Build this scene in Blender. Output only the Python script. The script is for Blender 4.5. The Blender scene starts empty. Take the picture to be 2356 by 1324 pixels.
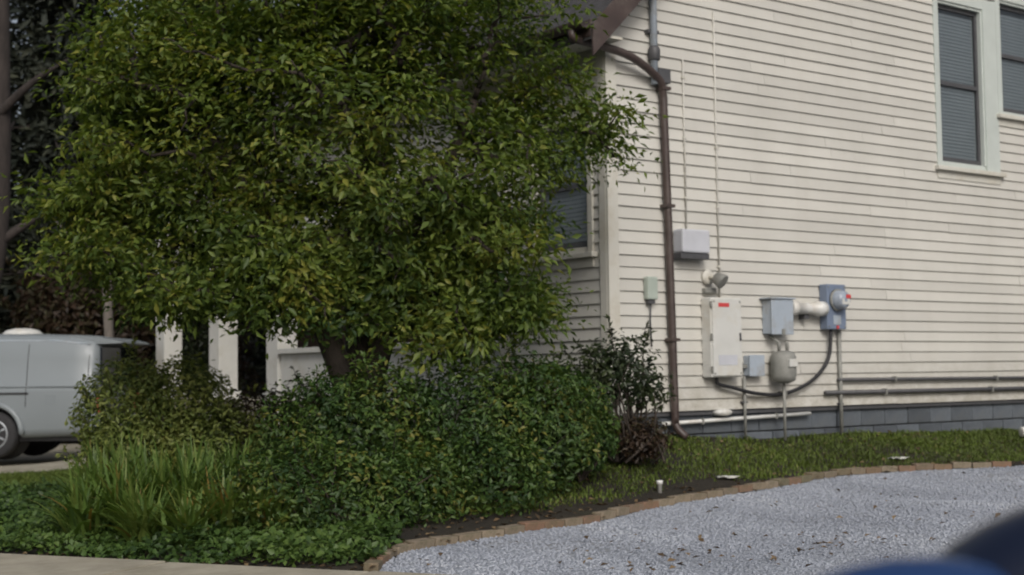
import bpy, bmesh, math, random
import numpy as np
from mathutils import Vector, Matrix
random.seed(7); RNG = np.random.default_rng(11)
sc = bpy.context.scene
R = math.radians

# ------------------------------------------------------------------ camera, sky, sun, exposure
cam_d = bpy.data.cameras.new('camera'); cam = bpy.data.objects.new('camera', cam_d)
sc.collection.objects.link(cam); sc.camera = cam
cam_d.sensor_width = 36; cam_d.lens = 48.9; cam_d.clip_start = 0.05; cam_d.clip_end = 2000
PITCH, ROLL = math.atan(200/3200), R(0.75)
fwd = Vector((0, math.cos(PITCH), math.sin(PITCH))); r0 = Vector((1, 0, 0)); u0 = r0.cross(fwd)
rt = r0*math.cos(ROLL) - u0*math.sin(ROLL); up = u0*math.cos(ROLL) + r0*math.sin(ROLL)
m = Matrix((rt, up, -fwd)).transposed().to_4x4(); m.translation = (0, 0, 1.25)
cam.matrix_world = m
cam_d.dof.use_dof = True; cam_d.dof.focus_distance = 5.3; cam_d.dof.aperture_fstop = 4.0

SUN_EL, SUN_AZ = 37, 168          # degrees; azimuth clockwise from +Y (behind the camera, to the right)
w = bpy.data.worlds.new('World'); sc.world = w; w.use_nodes = True
nt = w.node_tree; nt.nodes.clear()
sky = nt.nodes.new('ShaderNodeTexSky'); sky.sky_type = 'NISHITA'; sky.sun_disc = False
sky.sun_elevation = R(SUN_EL); sky.sun_rotation = R(SUN_AZ); sky.air_density = 1.0; sky.dust_density = 6.0; sky.ozone_density = 1.0
hs = nt.nodes.new('ShaderNodeHueSaturation'); hs.inputs['Saturation'].default_value = 0.5
bg = nt.nodes.new('ShaderNodeBackground'); bg.inputs['Strength'].default_value = 0.085
out = nt.nodes.new('ShaderNodeOutputWorld')
nt.links.new(sky.outputs[0], hs.inputs['Color']); nt.links.new(hs.outputs[0], bg.inputs[0]); nt.links.new(bg.outputs[0], out.inputs[0])
sl = bpy.data.lights.new('sun', 'SUN'); sl.energy = 0.95; sl.angle = R(16); sl.color = (1, .98, .95)
so = bpy.data.objects.new('sun', sl); sc.collection.objects.link(so)
sd = Vector((math.sin(R(SUN_AZ))*math.cos(R(SUN_EL)), math.cos(R(SUN_AZ))*math.cos(R(SUN_EL)), math.sin(R(SUN_EL))))
so.rotation_euler = sd.to_track_quat('Z', 'Y').to_euler(); so.location = (5, -10, 20)
vs = sc.view_settings; vs.view_transform = 'Standard'; vs.look = 'None'; vs.gamma = 1; vs.exposure = 0.27
sc.cycles.use_denoising = True
sc.cycles.max_bounces = 8; sc.cycles.transparent_max_bounces = 8

# ------------------------------------------------------------------ helpers
COL = sc.collection
def tag(o, label=None, cat=None, group=None, kind=None):
    if label: o['label'] = label
    if cat: o['category'] = cat
    if group: o['group'] = group
    if kind: o['kind'] = kind
    return o
def thing(name, label, cat, loc=(0, 0, 0), rz=0.0, group=None):
    o = bpy.data.objects.new(name, None); COL.objects.link(o)
    o.location = loc; o.rotation_euler = (0, 0, rz); o.empty_display_size = .2
    return tag(o, label, cat, group)
def link(name, me, mat=None, parent=None, smooth=False):
    if mat is not None and len(me.materials) == 0: me.materials.append(mat)
    if smooth: me.polygons.foreach_set('use_smooth', [True]*len(me.polygons))
    o = bpy.data.objects.new(name, me); COL.objects.link(o)
    if parent: o.parent = parent
    return o
def mesh(name, v, f, mat=None, parent=None, smooth=False):
    me = bpy.data.meshes.new(name); me.from_pydata([tuple(p) for p in v], [], f); me.update()
    return link(name, me, mat, parent, smooth)
def from_bm(name, bm, mat, parent=None, smooth=False):
    bmesh.ops.recalc_face_normals(bm, faces=bm.faces[:])
    me = bpy.data.meshes.new(name); bm.to_mesh(me); bm.free(); return link(name, me, mat, parent, smooth)
def bm_box(bm, a, b, bev=0.0):
    c = [(a[i]+b[i])/2 for i in range(3)]; s = [abs(b[i]-a[i]) for i in range(3)]
    t = bmesh.new(); bmesh.ops.create_cube(t, size=1, matrix=Matrix.Translation(c) @ Matrix.Diagonal((*s, 1)))
    if bev: bmesh.ops.bevel(t, geom=t.edges[:], offset=bev, segments=2, affect='EDGES', profile=.6)
    me = bpy.data.meshes.new('t'); t.to_mesh(me); t.free(); bm.from_mesh(me); bpy.data.meshes.remove(me)
def box(name, a, b, mat, parent=None, bev=0.0):
    bm = bmesh.new(); bm_box(bm, a, b, bev); return from_bm(name, bm, mat, parent)
def bm_tube(bm, pts, rad, n=8, caps=True):
    pts = [Vector(p) for p in pts]; rings = []
    if not hasattr(rad, '__len__'): rad = [rad]*len(pts)
    prev = None
    for i, p in enumerate(pts):
        d = (pts[min(i+1, len(pts)-1)] - pts[max(i-1, 0)]).normalized()
        x = prev if prev is not None else (Vector((0, 0, 1)) if abs(d.z) < .9 else Vector((1, 0, 0)))
        x = (x - d*x.dot(d)).normalized(); prev = x; y = d.cross(x)
        rings.append([bm.verts.new(p + (x*math.cos(2*math.pi*k/n) + y*math.sin(2*math.pi*k/n))*rad[i]) for k in range(n)])
    for a, b in zip(rings, rings[1:]):
        for k in range(n): bm.faces.new((a[k], a[(k+1) % n], b[(k+1) % n], b[k]))
    if caps: bm.faces.new(rings[0][::-1]); bm.faces.new(rings[-1])
def tube(name, pts, rad, mat, parent=None, n=10):
    bm = bmesh.new(); bm_tube(bm, pts, rad, n); return from_bm(name, bm, mat, parent, True)
def smooth_path(pts, k=6):
    P = [Vector(p) for p in pts]; P = [2*P[0]-P[1]] + P + [2*P[-1]-P[-2]]; o = []
    for i in range(1, len(P)-2):
        for j in range(k):
            t = j/k; a, b, c, d = P[i-1:i+3]
            o.append(.5*((2*b) + (c-a)*t + (2*a-5*b+4*c-d)*t*t + (3*b-a-3*c+d)*t**3))
    return o + [P[-2]]
def bm_lathe(bm, prof, axis='Y', n=24, c=(0, 0, 0)):      # prof: (radius, along)
    rings = []
    for r_, h_ in prof:
        ring = []
        for k in range(n):
            a = 2*math.pi*k/n; x, y = r_*math.cos(a), r_*math.sin(a)
            p = {'Y': (x, h_, y), 'Z': (x, y, h_), 'X': (h_, x, y)}[axis]
            ring.append(bm.verts.new((p[0]+c[0], p[1]+c[1], p[2]+c[2])))
        rings.append(ring)
    for a, b in zip(rings, rings[1:]):
        for k in range(n): bm.faces.new((a[k], a[(k+1) % n], b[(k+1) % n], b[k]))
    bm.faces.new(rings[0]); bm.faces.new(rings[-1][::-1])
def lathe(name, prof, mat, parent=None, axis='Y', n=24, c=(0, 0, 0)):
    bm = bmesh.new(); bm_lathe(bm, prof, axis, n, c); return from_bm(name, bm, mat, parent, True)

# ------------------------------------------------------------------ materials
def newmat(name):
    mt = bpy.data.materials.new(name); mt.use_nodes = True; n = mt.node_tree
    return mt, n, n.nodes['Principled BSDF']
def N(n, t, **kw):
    x = n.nodes.new(t)
    for k, v in kw.items(): setattr(x, k, v)
    return x
def ramp(n, cols, pos=None):
    r_ = n.nodes.new('ShaderNodeValToRGB'); e = r_.color_ramp.elements
    pos = pos or [i/(len(cols)-1) for i in range(len(cols))]
    while len(e) < len(cols): e.new(.5)
    for i, (c, p) in enumerate(zip(cols, pos)): e[i].position = p; e[i].color = (*c, 1)
    return r_
def coords(n, scale=(1, 1, 1), kind='Object'):
    tc = N(n, 'ShaderNodeTexCoord'); mp = N(n, 'ShaderNodeMapping'); mp.inputs['Scale'].default_value = scale
    n.links.new(tc.outputs[kind], mp.inputs[0]); return mp.outputs[0]
def noise(n, vec, scale, detail=6, rough=.6):
    x = N(n, 'ShaderNodeTexNoise'); x.inputs['Scale'].default_value = scale; x.inputs['Detail'].default_value = detail; x.inputs['Roughness'].default_value = rough
    n.links.new(vec, x.inputs['Vector']); return x
def mixc(n, fac, a, b, mode='MIX'):
    x = N(n, 'ShaderNodeMix', data_type='RGBA', blend_type=mode)
    for s, v in ((0, fac), (6, a), (7, b)):
        if isinstance(v, (int, float)): x.inputs[s].default_value = v
        elif isinstance(v, tuple): x.inputs[s].default_value = (*v, 1)
        else: n.links.new(v, x.inputs[s])
    return x.outputs[2]
def simple(name, col, rough=.6, var=.15, scale=8, bump=.1, bscale=60, metal=0.0, vec=(1, 1, 1), dirt=None, dscale=2.0, objrand=0.0):
    mt, n, b = newmat(name); v = coords(n, vec)
    n1 = noise(n, v, scale)
    lo = tuple(c*(1-var) for c in col); hi = tuple(min(1, c*(1+var)) for c in col)
    r_ = ramp(n, [lo, hi], [.3, .7]); n.links.new(n1.outputs[0], r_.inputs[0]); c = r_.outputs[0]
    if dirt:
        n2 = noise(n, v, dscale, 8, .7); r2 = ramp(n, [(0, 0, 0), (1, 1, 1)], [.48, .72]); n.links.new(n2.outputs[0], r2.inputs[0])
        c = mixc(n, r2.outputs[0], c, dirt)
    if objrand:
        oi = N(n, 'ShaderNodeObjectInfo'); mr = N(n, 'ShaderNodeMapRange'); mr.inputs[3].default_value = 1-objrand; mr.inputs[4].default_value = 1+objrand
        n.links.new(oi.outputs['Random'], mr.inputs[0]); hv = N(n, 'ShaderNodeHueSaturation'); n.links.new(c, hv.inputs['Color']); n.links.new(mr.outputs[0], hv.inputs['Value']); c = hv.outputs[0]
    n.links.new(c, b.inputs['Base Color']); b.inputs['Roughness'].default_value = rough; b.inputs['Metallic'].default_value = metal
    if bump:
        n3 = noise(n, v, bscale, 4); bp = N(n, 'ShaderNodeBump'); bp.inputs['Strength'].default_value = bump; bp.inputs['Distance'].default_value = .01
        n.links.new(n3.outputs[0], bp.inputs['Height']); n.links.new(bp.outputs[0], b.inputs['Normal'])
    return mt
def leafmat(name, cols, pos=None, rough=.5, trans=.25):
    mt, n, b = newmat(name); at = N(n, 'ShaderNodeAttribute'); at.attribute_name = 'tint'
    r_ = ramp(n, cols, pos); n.links.new(at.outputs['Fac'], r_.inputs[0]); n.links.new(r_.outputs[0], b.inputs['Base Color'])
    b.inputs['Roughness'].default_value = rough; b.inputs['Specular IOR Level'].default_value = .35
    tr = N(n, 'ShaderNodeBsdfTranslucent'); hv = N(n, 'ShaderNodeHueSaturation'); hv.inputs['Value'].default_value = 1.3; hv.inputs['Saturation'].default_value = 1.15
    n.links.new(r_.outputs[0], hv.inputs['Color']); n.links.new(hv.outputs[0], tr.inputs[0])
    mx = N(n, 'ShaderNodeMixShader'); mx.inputs[0].default_value = trans
    n.links.new(b.outputs[0], mx.inputs[1]); n.links.new(tr.outputs[0], mx.inputs[2]); n.links.new(mx.outputs[0], n.nodes['Material Output'].inputs[0])
    return mt

M = {}
def siding_mat(name, col):
    mt, n, b = newmat(name); v = coords(n, (1, 1, 1))
    big = noise(n, v, .9, 5); r1 = ramp(n, [tuple(c*.9 for c in col), col], [.35, .65]); n.links.new(big.outputs[0], r1.inputs[0])
    st = noise(n, coords(n, (3.1, 3.1, .35)), 1.0, 8, .7); r2 = ramp(n, [(0, 0, 0), (1, 1, 1)], [.5, .85]); n.links.new(st.outputs[0], r2.inputs[0])
    f = N(n, 'ShaderNodeMath', operation='MULTIPLY'); f.inputs[1].default_value = .22; n.links.new(r2.outputs[0], f.inputs[0])
    c = mixc(n, f.outputs[0], r1.outputs[0], (.36, .33, .27))
    fl = noise(n, coords(n, (3, 3, 14)), 2.2, 8, .75); r3 = ramp(n, [(0, 0, 0), (1, 1, 1)], [.63, .7]); n.links.new(fl.outputs[0], r3.inputs[0])
    f2 = N(n, 'ShaderNodeMath', operation='MULTIPLY'); f2.inputs[1].default_value = .22; n.links.new(r3.outputs[0], f2.inputs[0])
    c = mixc(n, f2.outputs[0], c, (.3, .3, .24))
    sx = N(n, 'ShaderNodeSeparateXYZ'); n.links.new(coords(n), sx.inputs[0]); mz = N(n, 'ShaderNodeMapRange'); mz.inputs[1].default_value = .55; mz.inputs[2].default_value = 1.15; mz.inputs[3].default_value = 1; mz.inputs[4].default_value = 0
    n.links.new(sx.outputs['Z'], mz.inputs[0]); sp = noise(n, coords(n, (1, 1, 1.6)), 5, 8, .75); r4 = ramp(n, [(0, 0, 0), (1, 1, 1)], [.4, .75]); n.links.new(sp.outputs[0], r4.inputs[0])
    f3 = N(n, 'ShaderNodeMath', operation='MULTIPLY'); n.links.new(mz.outputs[0], f3.inputs[0]); n.links.new(r4.outputs[0], f3.inputs[1]); c = mixc(n, f3.outputs[0], c, (.27, .24, .18))   # mud splashed up from the bed
    pe = noise(n, coords(n, (1.2, 1.2, 6)), 4.5, 10, .8); r5 = ramp(n, [(0, 0, 0), (1, 1, 1)], [.69, .72]); n.links.new(pe.outputs[0], r5.inputs[0])
    f4 = N(n, 'ShaderNodeMath', operation='MULTIPLY'); f4.inputs[1].default_value = .5; n.links.new(r5.outputs[0], f4.inputs[0]); c = mixc(n, f4.outputs[0], c, (.36, .31, .24))   # flaked paint
    oi = N(n, 'ShaderNodeObjectInfo'); mr = N(n, 'ShaderNodeMapRange'); mr.inputs[3].default_value = .93; mr.inputs[4].default_value = 1.04
    n.links.new(oi.outputs['Random'], mr.inputs[0]); hv = N(n, 'ShaderNodeHueSaturation'); n.links.new(c, hv.inputs['Color']); n.links.new(mr.outputs[0], hv.inputs['Value'])
    n.links.new(hv.outputs[0], b.inputs['Base Color']); b.inputs['Roughness'].default_value = .62
    g = noise(n, coords(n, (4, 4, 90)), 3, 4); bp = N(n, 'ShaderNodeBump'); bp.inputs['Strength'].default_value = .12; bp.inputs['Distance'].default_value = .004
    n.links.new(g.outputs[0], bp.inputs['Height']); n.links.new(bp.outputs[0], b.inputs['Normal'])
    return mt
M['siding'] = siding_mat('cream_clapboard_paint', (.565, .55, .505))
M['trim'] = simple('cream_trim_paint', (.58, .565, .51), .55, .06, 3, .08, 40, dirt=(.42, .38, .3), dscale=1.5)
M['casing'] = simple('pale_green_white_casing', (.50, .54, .51), .5, .06, 3, .06, 40)
M['sheath'] = simple('dark_sheathing', (.05, .05, .055), .9)
M['block'] = simple('blue_grey_foundation_block', (.095, .108, .125), .9, .3, 7, .6, 90, dirt=(.08, .085, .085), dscale=3, objrand=.25)
M['mortar'] = simple('dark_mortar', (.09, .095, .1), .95, .2, 20, .4)
M['porch_wall'] = simple('red_brown_porch_wall_with_shade', (.06, .038, .03), .8, .2, 6, .2)  # shade inside the porch put into the reddish-brown wall colour
M['roof'] = simple('dark_shingle', (.05, .048, .05), .9, .3, 12, .6, 40)
M['brown'] = simple('dark_brown_gutter_paint', (.055, .038, .034), .45, .2, 5, .05, dirt=(.10, .08, .07), dscale=4)
M['glass'] = None
mt, n, b = newmat('window_glass'); b.inputs['Base Color'].default_value = (.02, .022, .025, 1); b.inputs['Roughness'].default_value = .04
nn = noise(n, coords(n), 2.2, 2); bp = N(n, 'ShaderNodeBump'); bp.inputs['Strength'].default_value = .12; bp.inputs['Distance'].default_value = .02; n.links.new(nn.outputs[0], bp.inputs['Height']); n.links.new(bp.outputs[0], b.inputs['Normal'])
tp = N(n, 'ShaderNodeBsdfTransparent'); tp.inputs[0].default_value = (.9, .93, .94, 1); mx = N(n, 'ShaderNodeMixShader')
gl = N(n, 'ShaderNodeBsdfGlossy'); gl.inputs['Roughness'].default_value = .04; n.links.new(bp.outputs[0], gl.inputs['Normal'])
mx.inputs[0].default_value = .09; n.links.new(tp.outputs[0], mx.inputs[1]); n.links.new(gl.outputs[0], mx.inputs[2]); n.links.new(mx.outputs[0], n.nodes['Material Output'].inputs[0])
M['glass'] = mt
M['blind'] = simple('grey_window_blind', (.22, .23, .24), .8, .08, 4, .05)
M['grey_box'] = simple('blue_grey_enamel', (.36, .41, .47), .45, .1, 5, .04, dirt=(.25, .24, .22), dscale=5)
M['pale_box'] = simple('off_white_enamel', (.57, .57, .545), .45, .06, 4, .03, dirt=(.5, .47, .4), dscale=3)
M['lilac_box'] = simple('pale_grey_plastic', (.50, .51, .55), .5, .08, 4, .03)
M['dull_grey'] = simple('dull_grey_cast_metal', (.25, .25, .23), .6, .2, 10, .15, metal=.2)
M['green_box'] = simple('grey_green_plastic', (.38, .43, .38), .55, .1, 6, .05)
M['black'] = simple('black_rubber', (.018, .018, .02), .6, .2, 20, .1)
M['dark_grey'] = simple('dark_grey_plastic', (.07, .07, .075), .55, .15, 10, .05)
M['pvc'] = simple('white_pvc', (.62, .62, .60), .4, .05, 6, .02, dirt=(.5, .46, .4), dscale=4)
M['red'] = simple('red_label', (.55, .06, .06), .5, .05, 4, 0)
M['meter_glass'] = simple('meter_dome_glass', (.30, .34, .40), .08, .2, 20, 0)
M['blue_enamel'] = simple('slate_blue_enamel', (.16, .20, .28), .4, .1, 6, .04)
M['concrete'] = simple('worn_concrete', (.34, .31, .245), .9, .18, 5, .4, 120, dirt=(.2, .18, .13), dscale=1.6, objrand=.06)
M['joint'] = simple('joint_soil', (.07, .06, .045), .95, .3, 10, .5)
M['asphalt'] = simple('asphalt', (.05, .05, .052), .9, .2, 20, .6, 200)
M['soil'] = None
mt, n, b = newmat('bed_soil_and_moss'); v = coords(n)
a1 = noise(n, v, 1.3, 8, .7); r1 = ramp(n, [(.020, .016, .011), (.038, .030, .018), (.045, .05, .02)], [.35, .55, .75]); n.links.new(a1.outputs[0], r1.inputs[0])
a2 = noise(n, v, 30, 6, .8); c = mixc(n, a2.outputs[0], r1.outputs[0], (.06, .045, .028), 'OVERLAY')
n.links.new(c, b.inputs['Base Color']); b.inputs['Roughness'].default_value = .95
bp = N(n, 'ShaderNodeBump'); bp.inputs['Strength'].default_value = .8; bp.inputs['Distance'].default_value = .02; n.links.new(a2.outputs[0], bp.inputs['Height']); n.links.new(bp.outputs[0], b.inputs['Normal'])
M['soil'] = mt
mt, n, b = newmat('blue_grey_gravel_bed'); v = coords(n)
vo = N(n, 'ShaderNodeTexVoronoi'); vo.inputs['Scale'].default_value = 55; n.links.new(v, vo.inputs['Vector'])
bw = N(n, 'ShaderNodeRGBToBW'); n.links.new(vo.outputs['Color'], bw.inputs[0])
r1 = ramp(n, [(.20, .218, .25), (.295, .318, .365), (.37, .395, .445)], [.15, .5, .9]); n.links.new(bw.outputs[0], r1.inputs[0])
a1 = noise(n, v, .8, 6, .65); r2 = ramp(n, [(0, 0, 0), (1, 1, 1)], [.55, .78]); n.links.new(a1.outputs[0], r2.inputs[0])
f = N(n, 'ShaderNodeMath', operation='MULTIPLY'); f.inputs[1].default_value = .8; n.links.new(r2.outputs[0], f.inputs[0])
c = mixc(n, f.outputs[0], r1.outputs[0], (.15, .14, .12))
n.links.new(c, b.inputs['Base Color']); b.inputs['Roughness'].default_value = .85
bp = N(n, 'ShaderNodeBump'); bp.inputs['Strength'].default_value = .9; bp.inputs['Distance'].default_value = .012; bp.invert = True; n.links.new(vo.outputs['Distance'], bp.inputs['Height']); n.links.new(bp.outputs[0], b.inputs['Normal'])
M['gravel'] = mt
M['stone'] = leafmat('gravel_stone', [(.19, .207, .24), (.28, .302, .35), (.35, .374, .425), (.44, .46, .50)], [0, .4, .8, 1], .8, 0.0)
M['brick'] = None
mt, n, b = newmat('edging_brick'); oi = N(n, 'ShaderNodeObjectInfo')
r1 = ramp(n, [(.20, .155, .11), (.25, .20, .145), (.17, .135, .10), (.21, .115, .075), (.15, .14, .09)], [0, .3, .55, .82, 1]); n.links.new(oi.outputs['Random'], r1.inputs[0])
a1 = noise(n, coords(n), 9, 7, .7); r2 = ramp(n, [(0, 0, 0), (1, 1, 1)], [.45, .75]); n.links.new(a1.outputs[0], r2.inputs[0])
c = mixc(n, r2.outputs[0], r1.outputs[0], (.075, .075, .04)); n.links.new(c, b.inputs['Base Color']); b.inputs['Roughness'].default_value = .9
bp = N(n, 'ShaderNodeBump'); bp.inputs['Strength'].default_value = .5; bp.inputs['Distance'].default_value = .01; n.links.new(a1.outputs[0], bp.inputs['Height']); n.links.new(bp.outputs[0], b.inputs['Normal'])
M['brick'] = mt
M['bark'] = simple('dark_bark', (.034, .026, .02), .9, .4, 14, .8, 50, vec=(1, 1, .3))
M['pale_bark'] = simple('pale_bark', (.17, .15, .13), .9, .3, 12, .6, 50, vec=(1, 1, .3))
M['pine_bark'] = simple('greyish_pine_bark', (.035, .028, .025), .95, .4, 9, .9, 30, vec=(1, 1, .3))
M['leaf_tree'] = leafmat('yellow_green_tree_leaf', [(.024, .052, .014), (.082, .125, .025), (.145, .19, .034), (.21, .215, .04)], [0, .42, .8, 1], trans=.38)
M['leaf_hedge'] = leafmat('olive_hedge_leaf', [(.045, .075, .02), (.13, .17, .04), (.23, .25, .065)], trans=.3)
M['leaf_dark'] = leafmat('dark_shrub_leaf', [(.016, .040, .012), (.044, .086, .018), (.088, .135, .026), (.15, .15, .03)], [0, .5, .9, 1])
M['leaf_brown'] = leafmat('brown_leaf_and_hedge_shade', [(.024, .016, .011), (.05, .03, .018), (.05, .052, .02)])  # brown foliage; on the flat hedge this colour carries its shade
M['leaf_deep'] = leafmat('deep_green_glossy_leaf', [(.014, .024, .012), (.030, .045, .018), (.055, .07, .028)], rough=.4)
M['strap'] = leafmat('strap_leaf', [(.045, .085, .02), (.10, .165, .034), (.15, .19, .045), (.22, .15, .04)], [0, .5, .88, 1])
M['ivy'] = leafmat('ground_cover_leaf', [(.022, .045, .014), (.06, .11, .025), (.10, .155, .035)])
M['grass'] = leafmat('lawn_blade', [(.06, .075, .022), (.095, .135, .026), (.13, .185, .03), (.21, .20, .07)], [0, .4, .8, 1], .6)
M['needle'] = leafmat('dark_conifer_needle', [(.012, .018, .014), (.026, .032, .022), (.045, .05, .03)], rough=.7, trans=.1)
M['litter'] = leafmat('fallen_leaf', [(.06, .04, .022), (.13, .085, .045), (.22, .16, .09)], rough=.8, trans=.1)
M['van'] = simple('pale_silver_blue_paint', (.20, .225, .24), .45, .03, 2, 0)
M['van'].node_tree.nodes['Principled BSDF'].inputs['Coat Weight'].default_value = .08
M['tyre'] = simple('tyre_rubber', (.022, .022, .024), .8, .2, 20, .2)
M['rim'] = simple('grey_hubcap', (.30, .32, .34), .4, .1, 8, 0, metal=.5)
M['darkglass'] = simple('dark_car_glass', (.012, .016, .022), .06, .05, 3, 0)
M['white_paint'] = simple('white_porch_paint', (.58, .575, .54), .6, .08, 4, .1, 40, dirt=(.42, .4, .34), dscale=2)
M['car_blue'] = simple('dark_blue_car_paint', (.008, .032, .11), .25, .03, 2, 0)
M['car_blue'].node_tree.nodes['Principled BSDF'].inputs['Coat Weight'].default_value = .6
M['car_black'] = simple('navy_black_mirror_plastic', (.004, .008, .024), .3, .05, 4, 0)

# ------------------------------------------------------------------ terrain
CX, CY0 = 0.921, 13.10; AZ = R(36.5)            # house corner, house turn
Ux, Uy = math.cos(AZ), math.sin(AZ)
def W(t, o, z): return Vector((CX + t*Ux + o*Uy, CY0 + t*Uy - o*Ux, z))    # t along gable, o outward from it
def WL(l, o, z): return Vector((CX - l*Uy - o*Ux, CY0 + l*Ux - o*Uy, z))   # l along the side wall, o outward from it
EDGE = [(-.90, 8.75, .07), (-.87, 9.15, .09), (-.72, 9.55, .11), (-.08, 10.12, .13), (.65, 10.85, .16), (1.12, 11.45, .19), (2.10, 12.35, .23), (3.02, 13.35, .27), (4.0, 13.88, .29), (5.15, 14.05, .30), (7.2, 14.15, .30), (10, 14.2, .29)]
SWD, SWN = Vector((.921, -.388, 0)).normalized(), Vector((.388, .921, 0)).normalized()
SW = 7.6
CTRL = [(x, y, z) for x, y, z in EDGE]
for t, z in ((0, .62), (.84, .62), (3, .57), (5, .52), (6.6, .49), (9, .45)): p = W(t, .05, z); CTRL.append(tuple(p))
for t, z in ((2, .55), (4, .45), (6, .32), (10, .2)): p = WL(t, .05, z); CTRL.append(tuple(p))
CTRL += [(-3.6, 9.9, .05), (-2.6, 9.5, .05), (-1.6, 9.1, .05), (-5, 10.5, .05), (-4, 12.5, .12), (-2, 11.6, .22), (-.2, 11.6, .36), (-5, 15, .06), (-7, 21, -.02), (-9, 18, .0), (-12, 12, .06), (-15, 25, .0), (-5.5, 24, .05),
         (0, 8.3, .03), (2, 9, .06), (3, 11, .16), (5, 12, .22), (7, 10, .1), (5, 8, .03), (10, 12, .22), (0, 45, .3), (20, 45, .3), (-20, 45, .2), (30, 15, .2), (-30, 12, .05), (3, 18, .5), (8, 20, .45), (0, 200, .3), (200, 0, .1), (-200, 0, .1)]
CT = np.array(CTRL)
_D = np.sqrt(((CT[:, None, :2]-CT[None, :, :2])**2).sum(-1) + .8)
_A = np.block([[_D + np.eye(len(CT))*.04*-1, np.ones((len(CT), 1))], [np.ones((1, len(CT))), np.zeros((1, 1))]])
_WT = np.linalg.solve(_A, np.concatenate([CT[:, 2], [0]]))
def hgt(x, y):      # smooth radial-basis surface through the levels above
    x = np.asarray(x, float); y = np.asarray(y, float); z = np.full(x.shape, _WT[-1])
    for (a, b, _), k in zip(CT, _WT[:-1]): z = z + k*np.sqrt((x-a)**2 + (y-b)**2 + .8)
    return np.clip(z, -.15, .75) + .008*np.sin(x*3.1+y*1.7)*np.sin(y*2.3-x)
EX = np.array([e[0] for e in EDGE]); EY = np.array([e[1] for e in EDGE])
def edge_y(x): return np.interp(x, EX, EY)
def in_gravel(x, y): return (y < edge_y(x)) & (x > -.9)
def sidew(x, y): return x*SWN.x + y*SWN.y
def grid_axis(lo, hi, step, far): 
    a = list(np.arange(lo, hi+1e-6, step)); d = step; q = hi
    while q < far: d *= 1.5; q += d; a.append(q)
    d = step; q = lo
    while q > -far: d *= 1.5; q -= d; a.insert(0, q)
    return np.array(a)
gx, gy = grid_axis(-9, 9, .16, 600), grid_axis(7, 22, .16, 600)
X, Y = np.meshgrid(gx, gy); Z = hgt(X, Y)
Z = np.where(sidew(X, Y) < SW-.05, -.06, Z); Z = np.where(in_gravel(X, Y) & (X < 11), np.minimum(Z-.10, Z), Z)
nx, ny = len(gx), len(gy)
idx = np.arange(nx*ny).reshape(ny, nx)
fc = np.stack([idx[:-1, :-1], idx[:-1, 1:], idx[1:, 1:], idx[1:, :-1]], -1).reshape(-1, 4)
g = mesh('ground', np.stack([X, Y, Z], -1).reshape(-1, 3), fc.tolist(), M['soil'], None, True); tag(g, kind='structure')
# gravel drive: strips from the edging down to the street side
V, Fq = [], []
xs = np.concatenate([np.linspace(-.9, 6, 70), np.linspace(6.2, 11, 25)]); K = 34
for x in xs:
    y1 = float(edge_y(x)); y0 = max((SW+.02 - x*SWN.x)/SWN.y, 5.0)
    if y0 > y1-.05: y0 = y1-.05
    for k in range(K+1):
        y = y0 + (y1-y0)*k/K; V.append((x, y, float(hgt(x, y)) - .035))
for i in range(len(xs)-1):
    for k in range(K): a = i*(K+1)+k; Fq.append((a, a+K+1, a+K+2, a+1))
tag(mesh('gravel_drive', V, Fq, M['gravel'], None, True), kind='structure')
# street
def band(s0, s1, a0, a1, z): return [SWD*a + SWN*s + Vector((0, 0, z)) for a, s in ((a0, s0), (a1, s0), (a1, s1), (a0, s1))]
tag(mesh('road', band(-8, 5.75, -150, 150, 0.0), [(0, 1, 2, 3)], M['asphalt']), kind='structure')
sw = mesh('sidewalk', band(5.95, SW-.012, -60, 60, .035), [(0, 1, 2, 3)], M['joint']); tag(sw, kind='structure')
bm = bmesh.new(); bm_box(bm, (-.745, -.81, -.05), (.745, .81, .025), .008); slab_me = bpy.data.meshes.new('slab'); bm.to_mesh(slab_me); bm.free(); slab_me.materials.append(M['concrete'])
for i in range(-9, 6):
    o = bpy.data.objects.new('slab', slab_me); COL.objects.link(o); o.parent = sw
    p = SWD*(i*1.512 - 3.4) + SWN*(SW-.825); o.location = (p.x, p.y, .038 + random.uniform(-.004, .004)); o.rotation_euler = (random.uniform(-.004, .004), random.uniform(-.004, .004), math.atan2(SWD.y, SWD.x))
kb = thing('kerb', None, None); tag(kb, kind='structure')
bm = bmesh.new(); bm_box(bm, (-1.49, -.09, -.1), (1.49, .09, .055), .015); kme = bpy.data.meshes.new('kerb_stone'); bm.to_mesh(kme); bm.free(); kme.materials.append(M['concrete'])
for i in range(-4, 4):
    o = bpy.data.objects.new('kerb_stone', kme); COL.objects.link(o); o.parent = kb; p = SWD*(i*3.0) + SWN*5.85; o.location = (p.x, p.y, 0); o.rotation_euler = (0, 0, math.atan2(SWD.y, SWD.x))
# side drive where the van stands
q = [(-40, 17.6), (-4.6, 17.6), (-4.3, 27), (-40, 27)]; V, Fq = [], []
for i in range(21):
    for j in range(11):
        x = -30 + i*(30-4.6)/20; y = 17.6 + j*.9; V.append((x, y, float(hgt(x, y)) + .03))
for i in range(20):
    for j in range(10): a = i*11+j; Fq.append((a, a+11, a+12, a+1))
tag(mesh('side_driveway', V, Fq, M['concrete'], None, True), kind='structure')

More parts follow.
